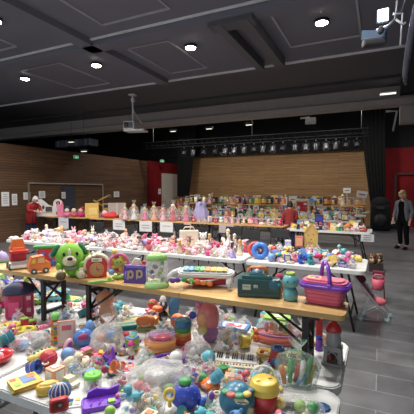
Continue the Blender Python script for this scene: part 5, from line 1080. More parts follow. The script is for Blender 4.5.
mb = MB(); mb.lathe([(8 * k, 0), (8.6 * k, 2 * k), (8.6 * k, 11 * k)], (0, 0, 0), film('white', .25), seg=20, closed=False); mb.link('jar', t); mb = MB(); mb.lathe([(4 * k, 11 * k), (8.6 * k, 11 * k), (9 * k, 12.5 * k), (8 * k, 15 * k), (4.5 * k, 15.5 * k), (3 * k, 12 * k)], (0, 0, 0), mat((120, 220, 60), .3), seg=22); mb.link('lid', t)
mb = MB(); mb.ell((0, 0, 5 * k), (5 * k, 5 * k, 4.5 * k), mat('light_grey')); mb.box((1 * k, -4 * k, 5 * k), (6 * k, 2 * k, 3 * k), mat('rose')); mb.link('toy_piece', t)
t, k = H('stacking_cone', 'purple cone standing in a teal cup above the purple bath seat', 'toy', 113, 374, ZT, 9)
mb = MB(); mb.lathe([(5.5 * k, 0), (8 * k, 9 * k), (8.4 * k, 10 * k), (7 * k, 11 * k)], (0, 0, 0), mat('teal', .35), seg=12); mb.link('cup', t); mb = MB(); mb.lathe([(6.5 * k, 11 * k), (4 * k, 14 * k), (3 * k, 15 * k), (1.4 * k, 25 * k), (.6 * k, 28 * k)], (0, 0, 0), mat((135, 50, 205), .3), seg=12); mb.link('cone', t)
mb = MB(); mb.ell((-8 * k, -3 * k, 7 * k), (3.4 * k, 3 * k, 4 * k), mat('crimson')); mb.ell((9 * k, -2 * k, 9 * k), (3.4 * k, 3 * k, 4 * k), mat('red')); mb.link('side_ball', t)
t, k = H('toy_ride', 'blue bubble-shaped toy with a purple-pink oval window near the black table legs', 'toy', 84, 346, ZT, 12, .3)
mb = MB(); mb.ell((0, 0, 9 * k), (11 * k, 8 * k, 9 * k), mat((75, 135, 215), .2), nz=.08); mb.ell((7 * k, 3 * k, 17 * k), (5 * k, 5 * k, 7 * k), mat((110, 165, 230), .15), nz=.15); mb.link('body', t); mb = MB(); mb.ell((-3 * k, -7 * k, 12 * k), (5.5 * k, 2 * k, 3.4 * k), mat((170, 50, 110))); mb.link('window', t)
t, k = H('clear_wrapped_toy', 'puffy clear bag of pale beige toys right of the blue bubble toy', 'bag', 108, 350, ZT, 13)
mb = MB(); baggeo(mb, 32 * k, 25 * k, 30 * k, film('white', .3), 21); mb.link('plastic_film', t)
for i in range(5): a = i * 1.26; mb = MB(); mb.ell((7 * k * math.cos(a), 5 * k * math.sin(a), (7 + 2.5 * i) * k), (5 * k, 4.5 * k, 4.5 * k), mat(['beige', 'white', 'light_grey', 'peach', 'sky_blue'][i]), nz=.2); mb.link('toy_piece', t)
for i, (lb, c, z, r) in enumerate((('lime and red fabric book, bottom one of the pair on the bare table corner', (170, 205, 50), 0, 0), ('yellow and blue board book on top of the pair on the bare table corner', (235, 195, 60), 3, .08))):
    t, k = H('fabric_book', lb, 'book', 25, 386, ZT, 15 if not i else 1, R(12) + r, 'pair of board books'); t.location.z += z * k
    w, d = 27 * k, 26 * k
    mb = MB(); mb.box((0, 0, .4 * k), (w, d, .8 * k), mat(c), bev=.2 * k); mb.box((0, 0, 2.5 * k), (w, d, .8 * k), mat(c), bev=.2 * k); mb.link('cover', t); mb = MB(); mb.box((0, 0, 1.5 * k), (w * .97, d * .97, 1.2 * k), mat((225, 80, 60) if not i else 'orange')); mb.link('pages', t)
    if i: mb = MB(); mb.box((3 * k, 2 * k, 3.1 * k), (12 * k, 16 * k, .4 * k), mat((90, 135, 200))); mb.box((-8 * k, -4 * k, 3.1 * k), (5 * k, 7 * k, .4 * k), mat('lime')); mb.box((-9 * k, 8 * k, 3.1 * k), (5 * k, 5 * k, .4 * k), mat((230, 90, 60))); mb.ell((7 * k, 6 * k, 3.3 * k), (4 * k, 5 * k, .5 * k), mat('orange')); mb.link('picture', t)
t, k = H('yellow_container', 'translucent yellow plastic container beside the board books', 'box', 48, 393, ZT, 11, .1)
mb = MB(); mb.lathe([(9.5 * k, 0), (11 * k, 2 * k), (11 * k, 9 * k), (9 * k, 10 * k)], (0, 0, 0), mat((225, 185, 30), .15), seg=20, sy=.7); mb.link('container', t); mb = MB(); mb.ell((0, 0, 10 * k), (8 * k, 5 * k, 2.4 * k), mat((245, 220, 120), .1), nz=.1); mb.link('lid', t)
t, k = H('red_frame_toy', 'red rounded picture-frame toy leaning at the front edge of the table', 'toy', 59, 411, ZT, 10, .1)
o_ = rrect(18 * k, 13 * k, 3 * k, cy=7 * k)
mb = MB(); mb.py(o_, -2 * k, 2 * k, mat((205, 40, 50), .3)); mb.tube([(x, -2 * k, z) for x, z in rrect(15.5 * k, 10.5 * k, 3 * k, cy=7 * k)], 1.5 * k, mat((220, 60, 65), .3), 6, True); mb.link('frame', t); mb = MB(); mb.py(rrect(9 * k, 5 * k, 2 * k, cy=7 * k), -2.7 * k, -1.9 * k, mat('brown')); mb.ell((1 * k, -2.8 * k, 7 * k), (2 * k, .6 * k, 1.6 * k), mat('silver')); mb.link('picture', t)
t, k = H('striped_wrapped_toy', 'blue and white striped wrapped toy just behind the red frame toy', 'toy', 60, 400, ZT, 9)
mb = MB(); mb.ell((0, 0, 9 * k), (11 * k, 7 * k, 9.5 * k), mat((60, 100, 180), .2), nz=.12, seg=18); mb.link('body', t); mb = MB()
for i in range(6): a = R(200 + 24 * i); mb.tube([(10.6 * k * math.cos(a) * math.cos(b), 6.9 * k * math.sin(a) * math.cos(b), 9 * k + 9.3 * k * math.sin(b)) for b in [R(-40 + 20 * j) for j in range(7)]], .8 * k, mat('white'), 5)
mb.link('stripes', t)
t, k = H('toy_backpack', 'pink toy backpack with navy flap behind the black table leg at the left', 'bag', 20, 317, ZT, 14)
mb = MB(); mb.box((0, 0, 13 * k), (26 * k, 12 * k, 26 * k), mat((205, 30, 105), .35), bev=3 * k); mb.link('body', t)
mb = MB(); mb.lathe([(15.5 * k, 0), (15 * k, 4 * k), (12 * k, 8 * k), (6 * k, 11 * k), (.5 * k, 12 * k)], (0, 0, 24 * k), mat('navy', .5), seg=22, sy=.55); mb.link('flap', t)
mb = MB(); mb.box((-5 * k, -6.4 * k, 10 * k), (10 * k, 2 * k, 14 * k), mat((225, 60, 130)), bev=.8 * k); mb.link('pocket', t); mb = MB(); mb.box((2 * k, -6.6 * k, 18 * k), (2 * k, 1 * k, 30 * k), mat((170, 60, 100))); mb.link('strap', t)
for z in (8, 20): mb = MB(); mb.box((8 * k, -6.6 * k, z * k), (4 * k, 1 * k, 4 * k), mat('pale_pink'), bev=.3 * k); mb.link('buckle', t)
for px, py, lb, rz in ((9, 330, 'yellow oval toy ring lying left, in front of the pink backpack', .2), (24, 334, 'yellow oval toy ring nearer the black table leg, in front of the pink backpack', -.1)):
    t, k = H('yellow_toy_ring', lb, 'toy', px, py, ZT, 9, rz, 'yellow toy rings'); yy = mat((238, 215, 50), .35)
    mb = MB(); mb.torus((0, 0, 4 * k), 10 * k, 2.2 * k, yy, seg=22, sq=.7); mb.torus((0, 0, 1.6 * k), 10.4 * k, 1.6 * k, yy, seg=22, sq=.7); mb.link('ring', t); mb = MB(); mb.box((0, 0, 4.5 * k), (4 * k, 13 * k, 2 * k), yy, bev=.5 * k); mb.link('bar', t)
t, k = H('red_bowl', 'shiny red oval bowl at the left edge of the photo', 'bowl', 2, 362, ZT, 12)
mb = MB(); mb.lathe([(7 * k, 0), (12 * k, 4 * k), (14 * k, 9 * k), (13 * k, 9.5 * k), (10 * k, 5 * k), (5 * k, 2 * k)], (-3 * k, 0, 0), mat((215, 20, 40), .2), seg=24); mb.link('bowl', t); mb = MB(); mb.ell((-4 * k, 0, 7 * k), (6 * k, 5 * k, 4 * k), mat('pale_pink'), nz=.2); mb.link('wrapped_piece', t)
t, k = H('yellow_toy_boat', 'long yellow boat-shaped toy lying diagonally over wrapped toys', 'toy', 42, 358, ZT, 12, .55)
mb = MB(); mb.ell((0, 0, 4 * k), (16 * k, 5.5 * k, 4 * k), mat((228, 205, 80), .3), seg=20); mb.ell((0, 0, 6 * k), (12 * k, 3.8 * k, 2.6 * k), mat((240, 225, 140), .3)); mb.link('hull', t)
mb = MB()
for i in range(5): mb.ell(((-8 + 4 * i) * k, 0, 8.4 * k), (1.5 * k, 1.2 * k, 1 * k), mat(['teal', 'green', 'navy', 'red', 'green'][i]))
mb.link('passengers', t)
t, k = H('rattle_tower', 'tall orange and yellow banded toy tower topped by a green ball', 'toy', 55.5, 344, ZT, 6)
for i, c in enumerate(('orange', 'yellow', (225, 120, 50), (210, 190, 70), 'orange')): mb = MB(); mb.box((0, 0, (2.4 + 4.8 * i) * k), (8 * k, 6 * k, 4.6 * k), mat(c), bev=.5 * k); mb.ell((0, -3 * k, (2.4 + 4.8 * i) * k), (1.8 * k, 1 * k, 1.6 * k), mat(['teal', 'red', 'green', 'blue', 'cream'][i])); mb.link('tier', t)
mb = MB(); mb.ell((0, 0, 28 * k), 4.3 * k, mat((110, 215, 90))); mb.link('ball', t)
t, k = H('framed_toy_game', 'pale pink framed board standing behind the purple and pink soft toy', 'picture frame', 67, 346, ZT, 7, -.05)
mb = MB(); mb.box((0, 0, 13 * k), (17 * k, 2 * k, 26 * k), mat((235, 180, 165)), bev=.4 * k); mb.link('frame', t); mb = MB(); mb.box((0, -1.1 * k, 14 * k), (12.5 * k, .5 * k, 20 * k), mat((225, 210, 195))); mb.box((0, -1.4 * k, 19 * k), (9 * k, .4 * k, 5 * k), mat('rose')); mb.link('picture', t)
t, k = H('soft_toy_shoe', 'purple and pink soft toy in front of the pale pink framed board', 'plush toy', 68, 352, ZT, 6, .5)
mb = MB(); mb.ell((0, 0, 6 * k), (4.5 * k, 4 * k, 8 * k), mat((235, 170, 185)), rot=(0, .4, 0)); mb.link('body', t); mb = MB(); mb.ell((0, -3 * k, 7 * k), (2.6 * k, 2 * k, 5 * k), mat((115, 50, 140)), rot=(0, .4, 0)); mb.link('belly', t)
t, k = H('fish_toy', 'orange smiling fish-shaped toy resting on a yellow booklet', 'toy', 146, 329, ZT, 11, -.1)
mb = MB(); mb.ell((0, 0, 8 * k), (10 * k, 6 * k, 6.5 * k), mat((235, 125, 45), .35)); mb.py([(8 * k, 8 * k), (13 * k, 13 * k), (12 * k, 4 * k)], -1 * k, 1 * k, mat('orange')); mb.link('body', t)
mb = MB(); mb.tube([(5 * k * math.cos(a), -6 * k, 8 * k + 2.6 * k * math.sin(a)) for a in [R(200 + 14 * i) for i in range(11)]], .6 * k, mat('white'), 5); mb.link('smile', t)
mb = MB(); mb.lathe([(11 * k, 0), (9 * k, 3 * k)], (0, 0, 0), mat((150, 175, 90)), sy=.6); mb.link('base', t)
t, k = H('booklet', 'cream and yellow booklet with green print behind the orange fish toy', 'book', 143, 321, ZT, 10, -.1)
mb = MB(); mb.pz(rrect(36 * k, 22 * k, k), 0, 2 * k, mat((230, 215, 150))); mb.link('cover', t); mb = MB(); mb.box((2 * k, 0, 2.2 * k), (20 * k, 12 * k, .5 * k), mat((235, 200, 90))); mb.box((-6 * k, 6 * k, 2.4 * k), (8 * k, 2 * k, .5 * k), m_ink); mb.link('print', t)
t, k = H('striped_towel', 'green, teal and white striped cloth folded left of the orange fish toy', 'cloth', 124, 328, ZT, 12, .1)
mb = MB()
for i, c in enumerate(('teal', 'white', 'lime', 'teal', 'mint', 'white')): mb.box((0, (-6 + 2.5 * i) * k, (2 + .4 * math.sin(i)) * k), (24 * k, 2.5 * k, 4 * k), fz(c), bev=.5 * k)
mb.link('cloth', t)
t, k = H('bagged_soft_doll', 'peach wrapped soft toy standing beside the black table leg', 'plush toy', 106, 326, ZT, 9)
mb = MB(); mb.ell((0, 0, 12 * k), (7 * k, 6 * k, 12 * k), fz((225, 160, 120)), nz=.15); mb.link('body', t); mb = MB(); mb.ell((-1 * k, 0, 28 * k), (8.5 * k, 7 * k, 8 * k), fz((220, 150, 110)), nz=.1); mb.link('head', t); mb = MB(); baggeo(mb, 22 * k, 18 * k, 40 * k, film('white', .12), 31, False); mb.link('plastic_film', t)
t, k = H('wrapped_clear_bundle', 'flat clear bag of grey and white toys left of the black table leg', 'bag', 30, 347, ZT, 14)
mb = MB(); baggeo(mb, 40 * k, 26 * k, 17 * k, film('white', .28), 41, False); mb.link('plastic_film', t)
for i in range(6): a = i * 1.05; mb = MB(); mb.ell((11 * k * math.cos(a), 6 * k * math.sin(a), 5 * k), (5 * k, 4.6 * k, 4 * k), mat(['light_grey', 'grey', 'white', 'rose', 'sky_blue', 'silver'][i]), nz=.2); mb.link('toy_piece', t)
t, k = H('bagged_party_toys', 'clear bag with lime balls and a black tray at the right table corner', 'bag', 296, 411, ZT, 15)
mb = MB(); baggeo(mb, 52 * k, 24 * k, 17 * k, film('white', .2), 51, False); mb.link('plastic_film', t)
for x, c, r in ((-16, 'yellow', 6), (4, 'lime', 6), (16, 'green', 6)): mb = MB(); mb.ell((x * k, -2 * k, 7 * k), r * k, mat(c)); mb.link('ball', t)
mb = MB(); mb.box((-6 * k, 3 * k, 3 * k), (22 * k, 8 * k, 4 * k), mat('black'), bev=.6 * k); mb.link('tray', t)
t, k = H('blue_disc', 'blue round plate lying on the white table corner', 'plate', 322, 408, ZT, 7)
mb = MB(); mb.lathe([(7 * k, 0), (8 * k, 1.5 * k), (7 * k, 2 * k), (1 * k, 1.2 * k)], (0, 0, 0), mat((40, 90, 150), .3), seg=24); mb.link('plate', t)
t, k = H('bagged_pale_figures', 'clear bag of white and peach figures below the coral pink wrapped toy', 'bag', 198, 361, ZT, 11)
mb = MB(); baggeo(mb, 30 * k, 20 * k, 24 * k, film('white', .2), 61); mb.link('plastic_film', t)
for i, c in enumerate(('white', (60, 140, 130), 'peach', 'white', 'light_grey')): a = i * 1.26; mb = MB(); mb.ell((6 * k * math.cos(a), 4 * k * math.sin(a), (5 + 2 * i) * k), (3.6 * k, 3.4 * k, 4 * k), mat(c), nz=.15); mb.link('toy_piece', t)
t, k = H('jewel_bag', 'clear bag of red, teal and gold trinkets behind the toy keyboard', 'bag', 229, 348, ZT, 9)
mb = MB(); baggeo(mb, 24 * k, 18 * k, 24 * k, film('white', .2), 71, False); mb.link('plastic_film', t)
for i in range(9): a = i * 2.4; mb = MB(); mb.ell((6 * k * math.cos(a) * ((i % 3 + 1) / 3), 4 * k * math.sin(a), (3 + 1.9 * i) * k), 2.6 * k, mat(['crimson', 'teal', 'gold', 'white', 'peach', 'sky_blue', 'red', 'beige', 'turquoise'][i], .2)); mb.link('trinket', t)
# ------------------------------------------------------------------ second row heroes
t, k = H('ring_toy', 'big blue ring toy over a red ring at the corner of the aisle-side white table', 'toy', 259, 259, ZT, 9, -.1)
mb = MB(); mb.torus((1 * k, 0, 8.5 * k), 6 * k, 2.8 * k, mat((60, 130, 225), .3), rot=(R(80), 0, 0)); mb.link('blue_ring', t); mb = MB(); mb.torus((-4 * k, 4 * k, 9 * k), 6 * k, 2.2 * k, mat((225, 70, 60), .3), rot=(R(80), 0, 0)); mb.link('red_ring', t); mb = MB(); mb.ell((1 * k, -.5 * k, 8.5 * k), (3 * k, 1.6 * k, 3 * k), mat((90, 80, 110))); mb.ell((2 * k, -2 * k, 9 * k), 1.2 * k, mat('peach')); mb.link('hub', t)
t, k = H('yellow_play_house', 'tall flat yellow wooden house shape standing among toys near the aisle', 'toy house', 311, 247, ZT, 8, 0)
mb = MB(); mb.py([(-6.5 * k, 0), (6.5 * k, 0), (6.5 * k, 15 * k), (0, 23 * k), (-6.5 * k, 15 * k)], -2 * k, 2 * k, mat((232, 190, 95), .5)); mb.link('front', t); mb = MB()
for x, z in ((-3, 12), (2, 13), (0, 8), (-2, 5)): mb.box((x * k, -2.2 * k, z * k), (1.3 * k, .4 * k, 1.3 * k), mat((200, 110, 70)))
mb.box((0, -2.2 * k, 3 * k), (3 * k, .4 * k, 5 * k), mat((205, 155, 70))); mb.link('cutouts', t)
mb = MB(); mb.py([(-7.5 * k, 14.5 * k), (-6.2 * k, 14 * k), (0, 22 * k), (6.2 * k, 14 * k), (7.5 * k, 14.5 * k), (0, 24.5 * k)], -2.6 * k, 2.6 * k, mat((222, 175, 80), .5)); mb.link('roof', t)
t, k = H('tote_bag', 'cream cloth tote bag with faint red print standing among the pink toys', 'bag', 189, 248, ZT, 10)
mb = MB(); mb.box((0, 0, 9 * k), (19 * k, 6 * k, 18 * k), fz((225, 210, 190)), bev=k); mb.link('bag', t)
for y in (-2, 2): mb = MB(); mb.tube([(-6 * k, y * k, 18 * k), (-4 * k, y * k, 21 * k), (4 * k, y * k, 21 * k), (6 * k, y * k, 18 * k)], .5 * k, fz('beige'), 5); mb.link('strap', t)
mb = MB(); mb.box((0, -3.1 * k, 9 * k), (9 * k, .3 * k, 1 * k), mat((210, 130, 125))); mb.box((0, -3.1 * k, 12 * k), (6 * k, .3 * k, .8 * k), mat((200, 150, 140))); mb.ell((0, -3 * k, 5.5 * k), (2 * k, .3 * k, 1.6 * k), mat((205, 140, 130))); mb.link('print', t)
def bear_at(name, lb, px, py, c, c2, s_px, z=ZT, rz=0):
    p = onz(px, py, z); k = kpp(p); o = plush(s_px * k, c, c2); o.name = name; tag(o, lb, 'plush toy'); o.location = p; o.rotation_euler = (0, 0, face(p) + rz); HERO.append((p.x, p.y, s_px * k * .4))
bear_at('plush_bear', 'white plush bear sitting right of the cream tote bag', 203, 248, 'white', 'cream', 15)
bear_at('plush_bear', 'cream plush toy sitting left of the row of pink toys, by the white panel', 35, 229 + 12, 'white', 'peach', 12)
def box_at(name, lb, cat, px, py, w, h, d, c, c2, z=ZT, rz=0, print_=None, Y=None):
    if Y: q = ony(px, py, Y); py = proj((q.x, Y, z))[1]; px = proj((q.x, Y, z))[0]
    t, k = H(name, lb, cat, px, py, z, w * .45, rz)
    mb = MB(); mb.box((0, 0, h * k / 2), (w * k, d * k, h * k), mat(c, .5), bev=.3 * k); mb.link('box', t)
    mb = MB(); mb.box((0, -d * k / 2 - .15 * k, h * k * .5), (w * .8 * k, .3 * k, h * .7 * k), print_ or spots(c2, ['white', c2, 'grey'], 12)); mb.link('picture', t); return t
box_at('framed_card', 'white printed card leaning behind the pink toys left of the tote bag', 'card', 70, 240, 11, 9, 3, 'white', 'pale_pink')
# plush on the floor by the aisle end
p = onz(376, 271, 0)
t = thing('toy_crate', 'dark crate full of brown soft toys on the floor at the white table end', 'crate', p, face(p)); k = kpp(p)
mb = MB(); mb.box((0, 0, 4 * k), (13 * k, 11 * k, 8 * k), mat((50, 42, 40)), bev=.4 * k); mb.link('crate', t)
for i, c in enumerate(((110, 80, 55), 'beige', 'dark_grey', (140, 90, 50), (90, 70, 45), 'brown')):
    a = i * 1.05; r = 3.8 * k; p2 = p + Vector((r * math.cos(a), r * math.sin(a) * .8, 8 * k)); o = plush(9 * k, c, 'beige'); tag(o, ['dark brown', 'beige', 'charcoal', 'chestnut', 'olive brown', 'deep brown'][i] + ' plush bear piled in the dark crate on the floor', 'plush toy', 'plush toys in the crate'); o.location = p2; o.rotation_euler = (0, 0, face(p) + rnd.uniform(-1, 1))
# doll stroller
p = onz(378, 318, 0); k = kpp(onz(372, 300, .2))
t = thing('doll_stroller', 'pink doll stroller with white frame standing on the tiles beside the white table', 'stroller', (0, 0, 0))
W = lambda px, py, z: tuple(onz(px, py, z))
wh = mat((240, 240, 242), .35); pf = fz((245, 135, 165)); dk = fz((120, 35, 55))
fa, fb = Vector(W(387.5, 318, .06)), Vector(W(391, 314, .06)); ra, rb = Vector(W(361, 316, .06)), Vector(W(372, 302, .06))
ax = (rb - ra).normalized()
ha, hb = Vector(W(354.5, 277, .58)), Vector(W(363, 273, .58))
fb = fa + Vector((ax.x, ax.y, 0)) * .2; rb = ra + Vector((ax.x, ax.y, 0)) * .2; hb = ha + Vector((ax.x, ax.y, 0)) * .2
for a_, b_ in ((fa, ha), (fb, hb)): mb = MB(); mb.tube([a_, (a_ * .5 + b_ * .5) + Vector((0, 0, .0)), b_, b_ + (b_ - a_).normalized() * .04], .013, wh, 6); mb.link('frame_rail', t)
for a_, b_, c_ in ((ra, fa, ha), (rb, fb, hb)): mb = MB(); q = b_ * .45 + c_ * .55; mb.tube([a_, q], .009, wh, 6); mb.tube([a_, b_ * .75 + c_ * .25], .006, wh, 6); mb.link('rear_strut', t)
mb = MB(); mb.tube([ra, rb], .006, wh); mb.tube([fa, fb], .006, wh); mb.tube([fa * .55 + ha * .45, fb * .55 + hb * .45], .006, wh); mb.link('axle', t)
s0a, s0b = fa * .7 + ha * .3, fb * .7 + hb * .3; s1a, s1b = fa * .12 + ha * .88, fb * .12 + hb * .88
mb = MB(); dn = Vector((0, 0, -.03)); vs = [s0a, s0b, (s0b + s1b) / 2 + dn, (s0a + s1a) / 2 + dn, s1a, s1b]
mb.add([tuple(v) for v in vs], [[0, 1, 2, 3], [3, 2, 5, 4]], fz((250, 170, 190)), True); o = mb.link('seat_sling', t); sd = o.modifiers.new('thickness', 'SOLIDIFY'); sd.thickness = .012
mb = MB(); mb.ell((s0a + s0b) / 2 + Vector((0, 0, .03)), (.09, .08, .05), fz((235, 110, 130)), nz=.15); mb.link('seat_pad', t)
mb = MB(); mb.ell((s1a + s1b) / 2 + Vector((0, 0, .02)), (.07, .07, .05), dk, nz=.2); mb.link('hood', t)
for q, r in ((fa, .034), (fb, .034), (ra, .03), (rb, .03)):
    mb = MB(); M = Matrix.Translation((q.x, q.y, r)) @ Matrix.Rotation(math.atan2(ax.y, ax.x), 4, 'Z'); mb.T = M
    mb.cyl((-.012, 0, 0), r, .024, mat((165, 205, 205), .4), rot=(0, R(90), 0), seg=18); mb.cyl((-.014, 0, 0), r * .4, .028, mat('white'), rot=(0, R(90), 0)); mb.link('wheel', t)
p = onz(378, 300, 0); k = kpp(p)
t = thing('doll_high_chair', 'dark red folding doll seat with a hanging pink bucket bag behind the stroller', 'doll chair', p, face(p))
for sx in (-1, 1):
    for sy in (-1, 1): mb = MB(); mb.tube([(sx * 6 * k, sy * 4 * k, 0), (sx * 4 * k, -sy * 1 * k, 27 * k)], .6 * k, dk, 6); mb.link('leg', t)
mb = MB(); mb.lathe([(3.8 * k, 0), (5 * k, 2 * k), (6 * k, 11 * k), (5.4 * k, 11 * k), (4.4 * k, 2 * k)], (0, -2 * k, 11 * k), mat((215, 80, 110), .5), seg=18); mb.link('bucket_bag', t)
mb = MB(); mb.tube([(-5.6 * k, -2 * k, 22 * k), (-3 * k, -2 * k, 26 * k), (3 * k, -2 * k, 26 * k), (5.6 * k, -2 * k, 22 * k)], .6 * k, mat((225, 120, 135))); mb.link('handle', t)
mb = MB(); mb.box((0, 1 * k, 27 * k), (11 * k, 5 * k, 4 * k), dk, bev=k); mb.link('backrest', t)

# ------------------------------------------------------------------ third row heroes (pine tables)
def HB(*a, **kw): return H(*a, **kw)
t, k = H('doll_house', 'white toy dolls house with curved roof and arched end tower on the pine table', 'dolls house', 49, 216, ZW, 13)
wt = mat((235, 232, 228), .4)
mb = MB(); mb.py([(-13 * k, 0), (4 * k, 0), (4 * k, 9.5 * k), (0, 11 * k), (-3 * k, 14 * k), (-7 * k, 17.5 * k), (-11 * k, 16 * k), (-13 * k, 12 * k)], -3 * k, 3 * k, wt); mb.link('house_front', t)
mb = MB(); mb.box((-4 * k, -3.1 * k, 3.6 * k), (15 * k, .4 * k, 1 * k), mat('beige')); mb.box((0, -3.1 * k, 7 * k), (6 * k, .4 * k, 5 * k), mat('dark_grey')); mb.ell((-8 * k, -3.1 * k, 9 * k), (1.2 * k, .4 * k, 2 * k), mat('dark_grey')); mb.ell((-5 * k, -3.1 * k, 9 * k), (1.2 * k, .4 * k, 2 * k), mat('dark_grey')); mb.link('window', t)
mb = MB(); mb.py([(4 * k, 0), (13 * k, 0), (13 * k, 12 * k)] + [(8.5 * k + 4.5 * k * math.cos(a), 12 * k + 5 * k * math.sin(a)) for a in [PI * i / 8 for i in range(1, 8)]] + [(4 * k, 12 * k)], -3.6 * k, 3.6 * k, wt); mb.link('tower', t)
mb = MB(); mb.ell((8.5 * k, -3.6 * k, 13 * k), (2 * k, .4 * k, 2 * k), mat('black')); mb.ell((8.5 * k, -3.6 * k, 3 * k), (2 * k, .4 * k, 2 * k), mat('dark_grey')); mb.link('opening', t)
t, k = H('pink_castle', 'pink toy castle right beside the white dolls house', 'toy house', 60.5, 216.5, ZW, 4)
mb = MB(); mb.box((0, -1 * k, 6 * k), (6 * k, 5 * k, 12 * k), mat('pink'), bev=.5 * k); mb.link('walls', t); mb = MB()
for sx in (-1, 1): mb.lathe([(1.6 * k, 10 * k), (.3 * k, 15 * k)], (sx * 2 * k, -1 * k, 0), mat('rose'))
mb.link('turret', t)
for i, (px, lb) in enumerate(((67, 'pink bagged baby doll with white cap, left one of three beside the pink castle'), (74, 'pink bagged baby doll with white cap, middle one of three'), (81, 'deep pink bagged baby doll, right one of three beside the yellow box'))):
    t, k = H('bagged_baby_doll', lb, 'doll', px, 217.3, ZW, 4); cc = fz(['pink', 'rose', 'magenta'][i])
    mb = MB(); mb.ell((0, 0, 3 * k), (3.4 * k, 2.6 * k, 3 * k), cc, nz=.1); mb.link('body', t); mb = MB(); mb.ell((0, -1 * k, 6.4 * k), (2.2 * k, 2 * k, 2 * k), mat('skin')); mb.ell((0, 0, 7 * k), (2.4 * k, 2 * k, 2 * k), fz(['white', 'cream', 'pale_pink'][i])); mb.link('head', t)
    if i == 2: mb = MB(); mb.ell((1.5 * k, 0, 9 * k), (2 * k, 1.6 * k, 1.6 * k), fz('crimson')); mb.link('bow', t)
t, k = H('yellow_box', 'tall mustard yellow box on the pine table left of the red plush', 'box', 92, 218, ZW, 7)
mb = MB(); mb.box((0, 0, 7.4 * k), (13 * k, 6 * k, 14.8 * k), mat((228, 180, 70), .5), bev=.3 * k); mb.link('box', t); mb = MB(); mb.box((1 * k, -3.1 * k, 7 * k), (8 * k, .3 * k, 7 * k), mat((240, 205, 110))); mb.link('label_panel', t)
p = onz(104, 214, ZW); k = kpp(p); t = thing('toy_crane', 'yellow toy digger with raised boom behind the yellow box', 'toy', p, face(p)); HERO.append((p.x, p.y, 3 * k))
mb = MB(); mb.box((0, 0, 2 * k), (11 * k, 5 * k, 3 * k), mat('black'), bev=k); mb.link('tracks', t); mb = MB(); mb.box((2 * k, 0, 7 * k), (7 * k, 5 * k, 7 * k), mat('gold'), bev=.6 * k); mb.box((2 * k, -2.6 * k, 8 * k), (4 * k, .3 * k, 3 * k), mat('navy', .1)); mb.link('cab', t)
mb = MB(); mb.tube([(-1 * k, 0, 8 * k), (-10 * k, 0, 14 * k)], .9 * k, mat('gold')); mb.tube([(-8 * k, 0, 12 * k), (6 * k, 0, 19 * k)], .9 * k, mat('gold')); mb.link('boom', t); mb = MB(); mb.box((6 * k, 0, 17.6 * k), (3 * k, 4 * k, 3 * k), mat('brown'), bev=.4 * k); mb.link('bucket', t)
t, k = H('red_plush_strawberry', 'bright red soft toy lying between the yellow box and the pale gift box', 'plush toy', 110, 218.3, ZW, 8)
mb = MB(); mb.ell((0, 0, 2.7 * k), (8 * k, 4 * k, 2.8 * k), fz((225, 60, 65)), nz=.15); mb.ell((3 * k, 0, 4.5 * k), (3.5 * k, 3 * k, 2.4 * k), fz((225, 60, 65))); mb.link('body', t); mb = MB(); mb.ell((-5 * k, 2 * k, 5.4 * k), (3 * k, 2 * k, 2.6 * k), fz('pale_pink')); mb.link('ear', t)
t, k = H('silver_gift_box', 'pale silver-pink gift box standing on the pine table behind the red soft toy', 'box', 117, 215.5, ZW, 4)
mb = MB(); mb.box((0, 1.5 * k, 6.6 * k), (17 * k, 4 * k, 12 * k), mat((215, 190, 180), .3), bev=.3 * k); mb.link('box', t); mb = MB(); mb.box((0, -.6 * k, 6.6 * k), (2 * k, .4 * k, 12 * k), mat((230, 215, 205), .3)); mb.link('ribbon', t)
def doll_at(lb, px, py, c, hair, spx, bag=True, z=ZW):
    p = onz(px, py, z); k = kpp(p); s = spx * k / 1.5
    o = dollbag(s, c, hair) if bag else doll(s, c, hair); tag(o, lb, 'doll', 'bagged dolls along the pine tables'); o.location = p; o.rotation_euler = (0, 0, face(p) + rnd.uniform(-.3, .3)); HERO.append((p.x, p.y, spx * k * .22))
for px, c, h, s, lb in ((125, 'pale_pink', 'blond', 14, 'bagged blond doll in pale pink right behind the second hanging sign'), (134, 'white', 'blond', 17, 'tall bagged blond doll in white next to the purple plush'), (145, 'pink', 'blond', 14, 'bagged blond doll in pink above the two-line sign'),
    (154, 'peach', 'gold', 16, 'bagged golden-haired doll in peach between the two paper signs'), (163, 'pale_pink', 'blond', 14, 'bagged blond doll in pale pink above the one-line sign'), (173, 'rose', 'cream', 18, 'tall bagged fair doll with raised bonnet above the one-line sign'), (186, 'pink', 'blond', 17, 'bagged blond doll in pink left of the lavender dress')):
    doll_at(lb, px, 219.8 + (px - 125) * .03, c, h, s)
t, k = H('lavender_dress', 'lavender doll dress on a stand on the pine table', 'doll clothes', 201, 221, ZW, 8)
mb = MB(); n = 24
vs = []; fs = []
for i, (r, z) in enumerate(((7.5, 0), (7.2, 5), (6, 11), (4.5, 15), (5.5, 18), (2, 19.5))):
    for j in range(n): a = 2 * PI * j / n; q = 1 + (.14 * math.cos(6 * a) if i < 4 else 0); vs.append((r * q * k * math.cos(a), r * q * .6 * k * math.sin(a), z * k))
for i in range(5):
    for j in range(n): fs.append([i * n + j, i * n + (j + 1) % n, (i + 1) * n + (j + 1) % n, (i + 1) * n + j])
fs.append(list(range(n))[::-1]); mb.add(vs, fs, fz((178, 170, 215))); mb.link('dress', t)
mb = MB(); mb.box((0, -2 * k, 18 * k), (2 * k, 5 * k, 2 * k), fz((150, 140, 200)))
mb.tube([(-5 * k, 0, 18 * k), (-5.5 * k, 0, 24 * k)], 1.6 * k, mat('cream')); mb.tube([(3 * k, 0, 18 * k), (3 * k, 0, 24 * k)], 1.6 * k, mat('cream')); mb.link('stand', t)
